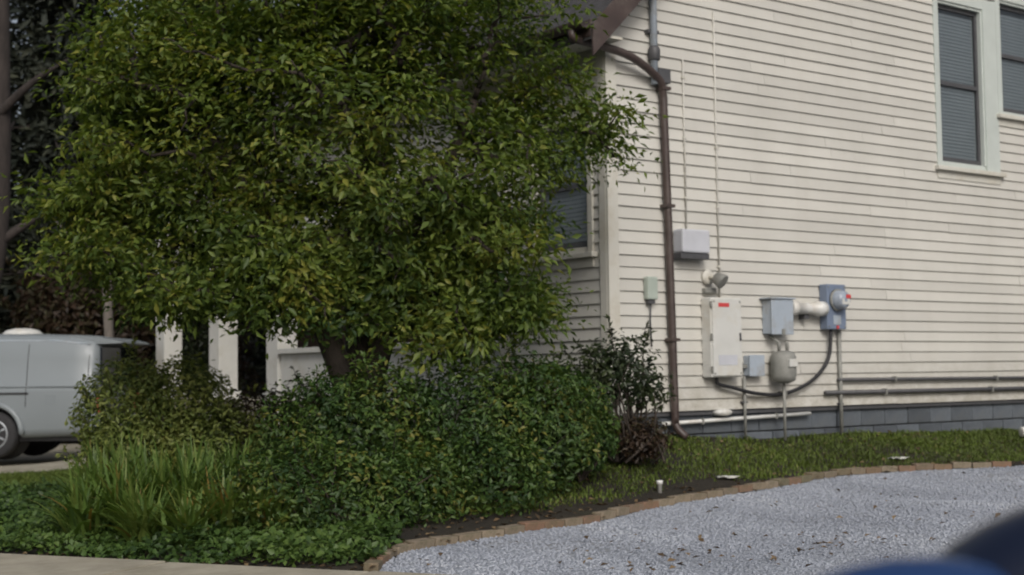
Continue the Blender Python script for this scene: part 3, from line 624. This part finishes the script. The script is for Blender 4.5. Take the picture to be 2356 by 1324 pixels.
# local: x forward, y<0 is the far side? local +y points to the viewer side (left side of the van)
st = [  # x, half width at sill, half width at belt, half width at roof edge, sill z, belt z, roof z
    (-.02, .78, .80, .66, .42, 1.02, 1.64), (.06, .84, .86, .70, .34, 1.02, 1.74), (.35, .87, .89, .72, .30, 1.02, 1.79), (1.1, .88, .90, .74, .28, 1.02, 1.82), (2.0, .88, .90, .74, .26, 1.01, 1.83),
    (3.0, .88, .90, .73, .26, 1.0, 1.80), (3.4, .87, .89, .70, .26, .99, 1.70), (3.9, .86, .87, .66, .27, .98, 1.22), (4.1, .84, .85, .66, .28, .95, 1.02), (4.55, .78, .76, .6, .32, .80, .86), (4.66, .68, .66, .5, .40, .7, .74)]
def section(s):
    x, a, b_, c, zs, zb_, zr = s
    pts = [(0, zs), (a*.8, zs), (a*.97, zs+.05), (a, zs+.14), ((a+b_)/2+.012, (zs+zb_)/2), (b_, zb_-.05), (b_-.005, zb_), (b_-.022, zb_+.02), (b_*.55+c*.45, zb_+(zr-zb_)*.55), (c+.03, zr-.10), (c-.02, zr-.035), (c-.14, zr-.004), (c*.5, zr+.015), (0, zr+.02)]
    return [(x, y, z) for y, z in pts]
bm = bmesh.new(); rows = []
for s in st:
    q_ = section(s); ring = [bm.verts.new(p) for p in q_] + [bm.verts.new((p[0], -p[1], p[2])) for p in q_[-2:0:-1]]; rows.append(ring)
for a, b in zip(rows, rows[1:]):
    for k in range(len(a)): bm.faces.new((a[k], a[(k+1) % len(a)], b[(k+1) % len(b)], b[k]))
bm.faces.new(rows[0]); bm.faces.new(rows[-1][::-1]); bmesh.ops.triangulate(bm, faces=[f for f in bm.faces if len(f.verts) > 4])
body = from_bm('body', bm, M['van'], VAN, True)
WX = (1.52, 4.0)
cuts = []
for wx in WX:
    for s in (1, -1):
        bm = bmesh.new(); bm_lathe(bm, [(.40, .52), (.40, 1.1)], 'Y', 32, (wx, 0, .35))
        if s < 0:
            for v_ in bm.verts: v_.co.y *= -1
        c = from_bm('cut', bm, M['black'], VAN); cuts.append(c)
bpy.context.view_layer.update()
for c in cuts:
    md = body.modifiers.new('cut', 'BOOLEAN'); md.operation = 'DIFFERENCE'; md.object = c; md.solver = 'EXACT'
dg = bpy.context.evaluated_depsgraph_get(); nm = bpy.data.meshes.new_from_object(body.evaluated_get(dg)); body.modifiers.clear(); body.data = nm
for c in cuts: bpy.data.objects.remove(c, do_unlink=True)
for p_ in nm.polygons: p_.use_smooth = abs(p_.normal.z) < 2
for wx in WX:
    for s in (1, -1):
        wh = lathe('wheel', [(.20, -.10), (.31, -.105), (.34, -.08), (.345, 0), (.34, .08), (.31, .105), (.20, .10)], M['tyre'], VAN, 'Y', 32); wh.location = (wx, s*.765, .345)
        lathe('hubcap', [(.03, .085*s), (.06, .10*s), (.12, .085*s), (.19, .10*s), (.215, .104*s), (.222, .09*s), (.2, .05*s)], M['rim'], wh, 'Y', 32)
        bm = bmesh.new()
        for k in range(7):
            a = k*2*math.pi/7; bm_tube(bm, [(.07*math.cos(a), .1*s, .07*math.sin(a)), (.185*math.cos(a), .103*s, .185*math.sin(a))], [.014, .02], 6)
        from_bm('spokes', bm, M['rim'], wh, True)
        # fender flare
        fl = [(wx + .44*math.cos(a), s*(.885), .35 + .44*math.sin(a)) for a in [math.pi*k/16 for k in range(17)]]
        tube('fender_flare', fl, .045, M['van'], VAN, 8)
        lathe('wheel_well', [(.395, .45*s), (.395, .52*s)], M['black'], VAN, 'Y', 24, (wx, 0, .35))
box('underbody', (.15, -.72, .24), (4.5, .72, .3), M['black'], VAN)
for s in (1, -1):
    box('door_track', (.98, s*.905, .935), (2.25, s*.918, .958), M['black'], VAN)
    bm = bmesh.new(); vv = [bm.verts.new(p) for p in [(3.45, s*.885, 1.06), (3.85, s*.86, 1.06), (3.42, s*.80, 1.55), (2.7, s*.82, 1.58), (2.6, s*.90, 1.06)]]; bm.faces.new(vv); from_bm('side_window', bm, M['darkglass'], VAN)
    box('tail_lamp', (-.045, s*.74-.06, .64), (.05, s*.74+.06, .92), M['red'], VAN, .02)
    box('belt_moulding', (.1, s*.896, 1.035), (2.55, s*.908, 1.055), M['van'], VAN, .004)
    tube('roof_gutter', [(.1, s*.735, 1.655), (.6, s*.75, 1.715), (2.0, s*.77, 1.735), (2.9, s*.765, 1.715)], .012, M['grey_box'], VAN, 6)
def van_section(x):
    for a, b in zip(st, st[1:]):
        if a[0] <= x <= b[0]:
            k = (x-a[0])/(b[0]-a[0]); return section(tuple(u_+(v_-u_)*k for u_, v_ in zip(a, b)))
def side_y(x, z):
    q_ = van_section(x)[3:11]
    for a, b in zip(q_, q_[1:]):
        if a[2] <= z <= b[2]: return a[1] + (b[1]-a[1])*(z-a[2])/(b[2]-a[2])
    return q_[-1][1]
for s in (1, -1):
    for x, z0_, z1_ in ((1.02, .75, 1.66), (2.42, .36, 1.70), (3.32, .36, 1.02), (.1, .62, 1.5)):
        tube('door_seam', [(x, s*(side_y(x, z0_+(z1_-z0_)*k/8)+.001), z0_+(z1_-z0_)*k/8) for k in range(9)], .006, M['black'], VAN, 5)
    box('door_handle', (2.15, s*.895-.012, .86), (2.33, s*.895+.022, .90), M['dark_grey'], VAN, .008); box('fuel_flap', (.55, s*.893-.01, .78), (.72, s*.893+.004, .93), M['van'], VAN, .003)
    box('sill_trim', (1.95, s*.865-.02, .26), (3.55, s*.865+.022, .36), M['dark_grey'], VAN, .01)
box('rear_window', (-.055, -.69, 1.06), (-.022, .69, 1.62), M['darkglass'], VAN, .01)
bm = bmesh.new()   # roof spoiler over the rear glass
vv = [bm.verts.new(p) for p in [(.45, -.70, 1.80), (.45, .70, 1.80), (-.02, .69, 1.76), (-.02, -.69, 1.76), (-.30, .58, 1.69), (-.30, -.58, 1.69), (.0, .69, 1.66), (.0, -.69, 1.66), (-.30, .58, 1.67), (-.30, -.58, 1.67), (.45, -.7, 1.70), (.45, .7, 1.70)]]
for q_ in ((0, 1, 2, 3), (3, 2, 4, 5), (5, 4, 8, 9), (9, 8, 6, 7), (7, 6, 11, 10), (1, 11, 6, 2), (2, 6, 8, 4), (0, 3, 7, 10), (3, 5, 9, 7), (0, 10, 11, 1)): bm.faces.new([vv[i] for i in q_])
from_bm('spoiler', bm, M['van'], VAN)
box('bumper', (-.14, -.84, .36), (.12, .84, .60), M['van'], VAN, .05); box('front_bumper', (4.5, -.76, .3), (4.74, .76, .55), M['dark_grey'], VAN, .05)
bm = bmesh.new(); vv = [bm.verts.new(p) for p in [(3.46, -.62, 1.68), (3.46, .62, 1.68), (3.93, .64, 1.22), (3.93, -.64, 1.22)]]; bm.faces.new(vv); from_bm('windscreen', bm, M['darkglass'], VAN)
lathe('roof_vent', [(.30, 0), (.30, .02), (.24, .07), (.12, .10), (.02, .105)], M['pale_box'], VAN, 'Z', 24, (1.45, .1, 1.83))

# ------------------------------------------------------------------ big tree in front of the side wall
TB = (-1.25, 11.75, .22)
grow_tree('leafy_tree', 'large yellow-green leafy tree spreading in front of the house side wall', 'tree', TB,
    [[TB, (-1.22, 11.8, .9), (-1.1, 11.85, 1.6), (-.7, 11.8, 2.6), (-.3, 11.8, 3.6)], [TB, (-1.35, 11.72, .9), (-1.6, 11.7, 1.7), (-2.1, 11.7, 2.6), (-2.6, 11.7, 3.4)], [TB, (-1.28, 11.9, 1.0), (-1.3, 12.1, 2.0), (-1.2, 12.2, 3.2), (-1.1, 12.2, 4.2)]],
    [(-1.0, 11.8, 3.9, 1.5, 1.1, 1.1), (-2.6, 11.7, 3.6, 1.15, 1.0, 1.0), (-1.7, 11.7, 2.75, 1.6, 1.0, .75), (-3.3, 11.5, 2.75, .75, .8, .6), (-.5, 11.7, 2.5, .8, .9, .95), (.2, 11.9, 3.3, .42, .6, .7), (-3.1, 11.6, 3.6, .7, .8, .7), (-.6, 11.6, 1.9, .8, .7, .42), (-2.3, 11.5, 2.25, .8, .7, .38), (-3.4, 11.4, 2.25, .45, .5, .38), (-1.45, 11.3, 2.0, .6, .5, .4), (-2.5, 11.3, 2.05, .6, .45, .28), (-1.9, 11.3, 1.95, .45, .4, .25), (-.35, 11.4, 1.75, .6, .5, .3), (-2.3, 11.7, 2.7, .75, .6, .5), (-2.95, 11.3, 1.98, .5, .4, .2), (.0, 11.5, 1.8, .5, .45, .35), (-.45, 11.3, 1.6, .5, .4, .22), (.5, 12.0, 3.75, .34, .4, .35), (.85, 12.0, 3.35, .28, .3, .42), (-.6, 12.0, 4.5, .9, .8, .5), (-2.2, 11.8, 4.35, 1.1, .8, .55), (-1.3, 11.7, 4.5, .9, .7, .5)],
    715, 125, .135, .085, M['leaf_tree'], M['bark'], tint_off=.10)

# ------------------------------------------------------------------ shrubs
shrub('clipped_bush', 'rounded olive-green clipped bush in front of the van', 'bush', (-3.3, 12.5, .12), [(-3.45, 12.5, .92, .50, .5, .52), (-2.95, 12.5, .95, .45, .5, .5), (-3.3, 12.45, .5, .62, .5, .55), (-2.7, 12.4, .6, .5, .45, .5)], 21000, .05, M['leaf_hedge'])
shrub('dark_hedge', 'low flat-topped hedge before the porch, its shaded side put into brown leaf colour', 'hedge', (-2.3, 12.9, .18), [(-2.35, 12.9, .70, .42, .4, .48), (-1.95, 12.9, .70, .45, .4, .48), (-1.5, 12.9, .72, .42, .4, .48)], 12000, .045, M['leaf_brown'])  # dark brown leaf colour holds the shade of the hedge's side
G_ = 'dark shrubs massed along the planting bed'
shrub('dark_shrub', 'dark green shrub at the middle of the bed, under the tree trunk', 'shrub', (-1.35, 11.3, .2), [(-1.5, 11.3, .65, .65, .6, .62), (-1.1, 11.2, .75, .6, .6, .62), (-1.6, 10.9, .4, .6, .5, .4)], 17000, .05, M['leaf_dark'], G_)
shrub('dark_shrub', 'broad dark green shrub in the bed, nearest the brick edging', 'shrub', (-.3, 11.2, .3), [(-.4, 11.25, .75, .65, .6, .65), (.1, 11.4, .8, .6, .55, .6), (-.3, 10.8, .45, .6, .45, .4)], 17000, .05, M['leaf_dark'], G_)
shrub('dark_shrub', 'dark green shrub at the right end of the bed by the house corner', 'shrub', (.45, 11.75, .38), [(.3, 11.75, .88, .5, .5, .46), (.5, 11.85, .72, .38, .4, .34)], 11000, .05, M['leaf_dark'], G_)
shrub('low_shrub', 'low dark shrub spilling over the left of the brick edging', 'shrub', (-1.4, 10.3, .14), [(-1.4, 10.35, .35, .7, .5, .42), (-.8, 10.5, .35, .5, .45, .38), (-1.9, 10.4, .3, .5, .4, .35)], 12000, .048, M['leaf_dark'])
shrub('corner_bush', 'loose deep green bush with bare twigs against the house corner', 'bush', (.98, 12.35, .5), [(.95, 12.35, 1.35, .35, .3, .28), (.7, 12.3, 1.2, .35, .3, .3), (1.15, 12.4, 1.1, .3, .25, .22)], 2600, .06, M['leaf_deep'], stems=40, shell=.8)
shrub('russet_bush', 'reddish-brown low bush at the base of the house corner', 'bush', (1.1, 12.2, .5), [(1.1, 12.35, .66, .30, .22, .2)], 2600, .045, M['leaf_brown'], stems=4, shell=.7)
# strap-leaved clumps
def strap_clump(base, h, n_, spread, label, group, hue=0.0):
    t = thing('strap_leaf_plant', label, 'plant', base, 0, group); V, Fq, T = [], [], []
    for k in range(n_):
        a = RNG.uniform(0, 2*math.pi); lean = RNG.uniform(.15, 1.0)*spread; L_ = h*RNG.uniform(.65, 1.15); wd = RNG.uniform(.010, .018); tn = np.clip(.45+hue+RNG.normal()*.2, 0, 1)
        d = np.array([math.cos(a), math.sin(a), 0]); s_ = np.array([-d[1], d[0], 0]); b_ = np.array([RNG.normal()*.05, RNG.normal()*.05, -.02]); i0 = len(V)
        for j in range(6):
            u_ = j/5; p = b_ + d*lean*u_**1.5 + np.array([0, 0, L_*(u_ - .42*lean/spread*u_**2.6)]); ww = wd*(1-u_**2.2)*1.15+.001
            V += [p+s_*ww, p-s_*ww]; T += [tn + .25*(u_ > .9)]*2
        for j in range(5): q_ = i0+2*j; Fq.append((q_, q_+1, q_+3, q_+2))
    o = mesh('foliage', V, Fq, M['strap'], t, True); at = o.data.attributes.new('tint', 'FLOAT', 'POINT'); at.data.foreach_set('value', np.clip(np.array(T), 0, 1).astype(np.float32))
for k, (x, y, h, hu) in enumerate(((-3.2, 10.6, .7, 0), (-2.9, 10.35, .7, .05), (-2.45, 10.5, .75, -.02), (-2.1, 10.15, .6, .25), (-3.0, 10.9, .85, 0), (-2.5, 10.95, .8, -.05), (-2.65, 10.0, .55, .1), (-3.3, 11.2, .8, 0), (-1.95, 10.55, .6, 0), (-3.15, 10.2, .55, .05), (-2.3, 9.85, .5, .1), (-2.75, 10.65, .8, 0), (-2.2, 10.9, .8, 0), (-1.75, 10.2, .5, .2))):
    strap_clump((x, y, float(hgt(x, y))), h*.92, 120, .55, 'arching green strap-leaved plant in the clump below the clipped bush', 'strap-leaved plants in the bed', hu)

# ------------------------------------------------------------------ ground cover, lawn, gravel, litter
def ground_scatter(n_, x0, x1, y0, y1, test):
    x = RNG.uniform(x0, x1, n_); y = RNG.uniform(y0, y1, n_); k = test(x, y); x, y = x[k], y[k]; return np.stack([x, y, hgt(x, y)], 1)
P = ground_scatter(75000, -7.5, -.8, 8.8, 14.7, lambda x, y: (sidew(x, y) > SW+.03) & (sidew(x, y) < np.where(x < -2.4, SW+5.5, SW+1.35 + .25*np.sin(x*4))) & (y < 14.6) & ~in_gravel(x, y))
P[:, 2] += RNG.uniform(.02, .16, len(P))*(.6+.5*np.sin(P[:, 0]*5)*np.sin(P[:, 1]*6))
tag(leaves('ground_cover', P, RNG.normal(size=P.shape)*.5+np.array([0, -.2, 1]), RNG.uniform(.03, .07, len(P)), .5+.2*np.sin(P[:, 0]*3.3)+RNG.normal(size=len(P))*.2, M['ivy'], asp=.7), 'leafy green ground cover spilling along the sidewalk', 'ground cover', kind='stuff')
def wall_dist(x, y): return (x-CX)*Uy - (y-CY0)*Ux     # outward distance from the gable
def blades(name, P, h, mat, tint, label, cat):
    n_ = len(P); a = RNG.uniform(0, 2*math.pi, n_); d = np.stack([np.cos(a), np.sin(a), np.zeros(n_)], 1); s_ = np.stack([-d[:, 1], d[:, 0], d[:, 2]], 1); L_ = (h*RNG.uniform(.5, 1.3, n_))[:, None]
    v = np.empty((n_, 5, 3), np.float32); w_ = .0045
    v[:, 0] = P+s_*w_; v[:, 1] = P-s_*w_; m1 = P+d*L_*.25+np.array([0, 0, 1])*L_*.6; v[:, 2] = m1-s_*w_*.8; v[:, 3] = m1+s_*w_*.8; v[:, 4] = P+d*L_*.75+np.array([0, 0, 1])*L_*.85
    b_ = np.arange(n_)*5; f_ = np.stack([b_, b_+1, b_+2, b_, b_+2, b_+3, b_+3, b_+2, b_+4], 1).astype(np.int32).ravel()
    me = bpy.data.meshes.new(name); me.vertices.add(n_*5); me.vertices.foreach_set('co', v.ravel()); me.loops.add(n_*9); me.loops.foreach_set('vertex_index', f_); me.polygons.add(n_*3); me.polygons.foreach_set('loop_start', np.arange(n_*3, dtype=np.int32)*3); me.update(calc_edges=True)
    at = me.attributes.new('tint', 'FLOAT', 'POINT'); at.data.foreach_set('value', np.repeat(np.clip(tint, 0, 1), 5).astype(np.float32))
    return tag(link(name, me, mat), label, cat, kind='stuff')
def lawn_ok(x, y):
    e = y - edge_y(x); wd = wall_dist(x, y); soil = .30 + .22*np.sin(x*1.3+.5) + .1*np.sin(x*5)
    soil = np.where(x > 2.6, .05, soil)
    bare = np.sin(x*2.9+y*1.3)*np.sin(y*3.7-x*1.1) > RNG.uniform(.62, 1.15, x.shape)
    return ~bare & (e > soil*RNG.uniform(.55, 1.1, x.shape)) & (wd > .04) & (x > -.3)
P = ground_scatter(215000, -.3, 10, 10.6, 19.5, lawn_ok); tn = .42 + .22*np.sin(P[:, 0]*1.7+1)*np.sin(P[:, 1]*1.3) + .12*np.sin(P[:, 0]*6)*np.sin(P[:, 1]*7) + RNG.normal(size=len(P))*.17
wd = wall_dist(P[:, 0], P[:, 1]); hh = .038 + .05*np.exp(-wd/.12)*(.5+.5*np.sin(P[:, 0]*9)) + .012*np.sin(P[:, 0]*4)*np.sin(P[:, 1]*5)
blades('lawn_grass', P, hh, M['grass'], tn, 'rough olive lawn between the gravel drive and the house', 'grass')
P = ground_scatter(30000, -9, -3.6, 14.8, 17.55, lambda x, y: x < 99); blades('lawn_grass', P, .07*np.ones(len(P)), M['grass'], .5+RNG.normal(size=len(P))*.2, 'narrow green grass strip in front of the van', 'grass')
# loose stones on the drive
P = ground_scatter(75000, -.9, 7.5, 6.5, 14.2, lambda x, y: (y < edge_y(x)-.03) & (sidew(x, y) > SW+.03) & (x > -.85)); n_ = len(P)
sz = RNG.uniform(.007, .017, n_)[:, None]; P[:, 2] += -.033
octv = unit(np.array([[1, 0, 0], [0, 1, 0], [-1, 0, 0], [0, -1, 0], [.2, .1, .75], [-.1, .2, -.7]]) + 0.0)
v = P[:, None, :] + (octv[None]*(.75+.5*RNG.random((n_, 6, 1))))*sz[:, None, :]*np.array([1.15, 1, .7])
ang = RNG.uniform(0, 6.28, n_); rel = v - P[:, None, :]; ca, sa = np.cos(ang)[:, None], np.sin(ang)[:, None]; v = P[:, None, :] + np.stack([rel[..., 0]*ca-rel[..., 1]*sa, rel[..., 0]*sa+rel[..., 1]*ca, rel[..., 2]], -1)
of = np.array([[0, 1, 4], [1, 2, 4], [2, 3, 4], [3, 0, 4], [1, 0, 5], [2, 1, 5], [3, 2, 5], [0, 3, 5]])
f_ = (np.arange(n_)[:, None, None]*6 + of[None]).astype(np.int32).ravel(); me = bpy.data.meshes.new('loose_gravel'); me.vertices.add(n_*6); me.vertices.foreach_set('co', v.astype(np.float32).ravel()); me.loops.add(len(f_)); me.loops.foreach_set('vertex_index', f_); me.polygons.add(n_*8); me.polygons.foreach_set('loop_start', np.arange(n_*8, dtype=np.int32)*3); me.update(calc_edges=True)
at = me.attributes.new('tint', 'FLOAT', 'POINT'); at.data.foreach_set('value', np.repeat(np.clip(.25 + .5*RNG.random(n_) + .2*np.sin(P[:, 0]*1.7+P[:, 1]*.9)*np.sin(P[:, 1]*2.3-P[:, 0]*.6) + .1*np.sin(P[:, 0]*5+P[:, 1]*4), 0, 1), 6).astype(np.float32)); tag(link('loose_gravel', me, M['stone']), 'blue-grey crushed stone strewn over the drive', 'gravel', kind='stuff')
P = ground_scatter(14000, -6, 7, 8.6, 16.5, lambda x, y: (sidew(x, y) > SW) & (wall_dist(x, y) > .05) & (RNG.random(x.shape) < np.where(in_gravel(x, y), .10*np.exp(-np.minimum(((x-1.9)**2+(y-9.6)**2)/.15, ((x-1.0)**2+(y-9.0)**2)/.2))*6+.03+.25*np.exp(-(edge_y(x)-y)/.12), .8))); P[:, 2] += .004
tag(leaves('leaf_litter', P, RNG.normal(size=P.shape)*.25+np.array([0, 0, 1]), RNG.uniform(.03, .07, len(P)), RNG.random(len(P)), M['litter'], asp=.6), 'scattered brown fallen leaves on the bed, lawn and drive', 'leaf litter', kind='stuff')

# small things in the grass
def scrap(label, x, y, sx, sy, rz):
    bm = bmesh.new(); z = float(hgt(x, y)); k = 4
    vv = [[bm.verts.new(((i/k-.5)*sx, (j/k-.5)*sy*(1+.2*math.sin(i*2)), .02 + .012*math.sin(i*1.9+j*1.3))) for j in range(k+1)] for i in range(k+1)]
    for i in range(k):
        for j in range(k): bm.faces.new((vv[i][j], vv[i+1][j], vv[i+1][j+1], vv[i][j+1]))
    o = from_bm('paper_scrap', bm, M['pale_box'], None, True); sm = o.modifiers.new('s', 'SOLIDIFY'); sm.thickness = .004; o.location = (x, y, z); o.rotation_euler = (0, 0, rz); tag(o, label, 'litter')
scrap('pale scrap lying on bare soil behind the curved brick edging', 1.88, 12.42, .20, .12, .2)
scrap('small pale scrap on the grass further right along the edging', 3.85, 14.05, .20, .10, .4)
t = thing('white_stake', 'short white pipe stub standing in the soil behind the edging', 'pipe', (1.22, 11.78, float(hgt(1.22, 11.78))))
lathe('stub', [(.020, -.05), (.020, .07), (.028, .072), (.028, .10), (.018, .104)], M['pvc'], t, 'Z', 14)
t = thing('white_downpipe_end', 'white plastic drain end lying in the grass at the right', 'pipe', (5.66, 15.6, float(hgt(5.66, 15.6)) + .085), R(12))
lathe('pipe', [(.045, 0), (.055, .005), (.055, .08), (.045, .085), (.045, 1.2)], M['pvc'], t, 'X', 16)

# ------------------------------------------------------------------ background trees and brush
def pine(x, y, h, r_, label, seed, lean=0.0, crown0=.25, mat=None):
    z = float(hgt(x, y)); tr = [(x, y, z), (x+lean*.3, y, z+h*.3), (x+lean*.7, y, z+h*.65), (x+lean, y, z+h)]
    bl = [(x+lean*k, y, z+h*(crown0+(1-crown0)*k), r_*(1.05-.75*k), r_*(1.05-.75*k), h*.16) for k in (.05, .25, .45, .65, .85, 1.0)]
    return grow_tree('conifer_tree', label, 'tree', (x, y, z), [tr], bl, 230, 60, r_*.14, .34, mat or M['needle'], M['pine_bark'], 'dark trees behind the van', r0_=.012, asp=.3, droop=.35, up_=.4)
pine(-13.5, 31, 13, 2.8, 'dark conifer at the far left edge behind the van', 1, crown0=.12)
pine(-11.0, 34, 14, 2.8, 'dark conifer behind the thick bare trunk at the left', 2, crown0=.1)
pine(-8.2, 36, 12, 2.7, 'dark conifer rising behind the van roof', 3, crown0=.1)
pine(-5.2, 38, 9.5, 2.6, 'dark conifer behind the leafy tree and the porch', 4, crown0=.08)
pine(-9.6, 30, 12, 2.2, 'dark conifer with low boughs above the left of the van', 6, crown0=.2)
pine(-7.0, 31, 10.5, 2.4, 'dark conifer filling the gap left of the leafy tree top', 7, crown0=.15)
pine(-12.2, 27.5, 11, 2.0, 'dark conifer closest to the left edge, behind the bare trunk', 8, crown0=.15)
pine(-15.8, 38, 15, 3.2, 'tall dark conifer furthest back at the left', 5, crown0=.15)
t = thing('bare_tree', 'thick dark tree trunk standing at the left edge behind the van', 'tree', (-9.3, 24.5, .0))
tube('trunk', smooth_path([(0, 0, -.1), (.05, 0, 1.2), (-.05, 0, 2.6), (.15, .1, 4.4), (.1, .2, 10.0)], 4), [.36, .33, .31, .3, .29, .285, .28, .275, .27, .26, .25, .24, .23, .22, .2, .18, .15], M['pine_bark'], t, 14)
bm = bmesh.new()
for a, z, l in ((.4, 3.6, 1.6), (2.6, 4.2, 1.9), (1.5, 5.0, 1.8), (3.6, 5.6, 1.5), (-.6, 5.9, 1.8)):
    p0 = Vector((.08, .05, z)); d = Vector((math.cos(a), math.sin(a)*.4, .55)); bm_tube(bm, smooth_path([p0, p0+d*l*.5+Vector((0, 0, .1)), p0+d*l], 4), [.10, .09, .085, .075, .065, .055, .045, .03, .02], 7)
from_bm('limbs', bm, M['pine_bark'], t, True)
t = thing('bare_tree', 'slim pale tree stem rising behind the middle of the van', 'tree', (-7.4, 25.5, .1))
tube('trunk', smooth_path([(0, 0, -.1), (.03, 0, 1.4), (-.03, 0, 2.8), (.05, 0, 4.6)], 4), [.10]*5+[.09]*4+[.07]*4, M['pale_bark'], t, 10)
bm = bmesh.new()
for a, z, l in ((.5, 2.8, 1.0), (2.8, 3.2, 1.1), (1.0, 3.9, .9)):
    p0 = Vector((0, 0, z)); d = Vector((math.cos(a), math.sin(a)*.4, .8)); bm_tube(bm, [p0, p0+d*l*.5, p0+d*l], [.04, .03, .012], 6)
from_bm('limbs', bm, M['pale_bark'], t, True)
BG = 'brown brush behind the van'
shrub('brown_bush', 'tall russet-brown bush behind the left of the van roof', 'bush', (-8.3, 27, .1), [(-8.3, 27, 1.6, 1.5, 1.0, 1.6), (-8.6, 27, 2.6, 1.1, .9, 1.0)], 9000, .14, M['leaf_brown'], BG)
shrub('brown_bush', 'tall russet-brown bush between the van roof and the porch columns', 'bush', (-6.4, 27.5, .1), [(-6.4, 27.5, 1.7, 1.3, 1.0, 1.7), (-6.2, 27.5, 2.8, 1.0, .9, .9)], 9000, .14, M['leaf_brown'], BG)
shrub('evergreen_bush', 'dark green evergreen with a slanting left side next to the porch column', 'bush', (-5.55, 22.9, .1), [(-5.3, 22.9, .9, .75, .6, .9), (-5.2, 22.9, 1.9, .5, .5, .7), (-5.1, 22.9, 2.6, .3, .3, .5)], 9000, .07, M['leaf_deep'])

# ------------------------------------------------------------------ the car the picture is taken from
CAR = thing('blue_car_door', 'out-of-focus dark blue car door with black mirror at the lower right corner', 'car', (.30, .86, 0), R(-4))
bm = bmesh.new(); prof = [(-.05, .32), (-.035, .42), (.0, .62), (.012, .85), (.005, 1.0), (-.015, 1.06), (-.05, 1.075), (-.10, 1.078), (-.10, .32)]
ring = []
for x in (-.9, -.5, -.1, .1, .5, 1.1):
    dz = -.035*max(0, -x-.06)/.8 + .02*max(0, x); ring.append([bm.verts.new((x, p[0], p[1]+(dz if p[1] > .9 else 0))) for p in prof])
for a, b in zip(ring, ring[1:]):
    for k in range(len(prof)): bm.faces.new((a[k], a[(k+1) % len(prof)], b[(k+1) % len(prof)], b[k]))
bm.faces.new(ring[0]); bm.faces.new(ring[-1][::-1]); from_bm('door_panel', bm, M['car_blue'], CAR, True)
bm = bmesh.new(); bmesh.ops.create_uvsphere(bm, u_segments=28, v_segments=18, radius=1, matrix=Matrix.Identity(4))
for v_ in bm.verts:
    c = v_.co; q_ = [math.copysign(abs(k)**.9, k) for k in c]; v_.co = Vector((q_[0]*.17, q_[1]*.08, q_[2]*.115))
mh = from_bm('mirror_housing', bm, M['car_black'], CAR, True); mh.location = (.10, .0, 1.062)
bm = bmesh.new(); bmesh.ops.create_uvsphere(bm, u_segments=28, v_segments=18, radius=1, matrix=Matrix.Identity(4))
for v_ in bm.verts: v_.co = Vector((v_.co.x*.12, v_.co.y*.05, v_.co.z*.082))
mb = from_bm('mirror_base', bm, M['car_blue'], CAR, True); mb.location = (-.055, -.03, 1.057)
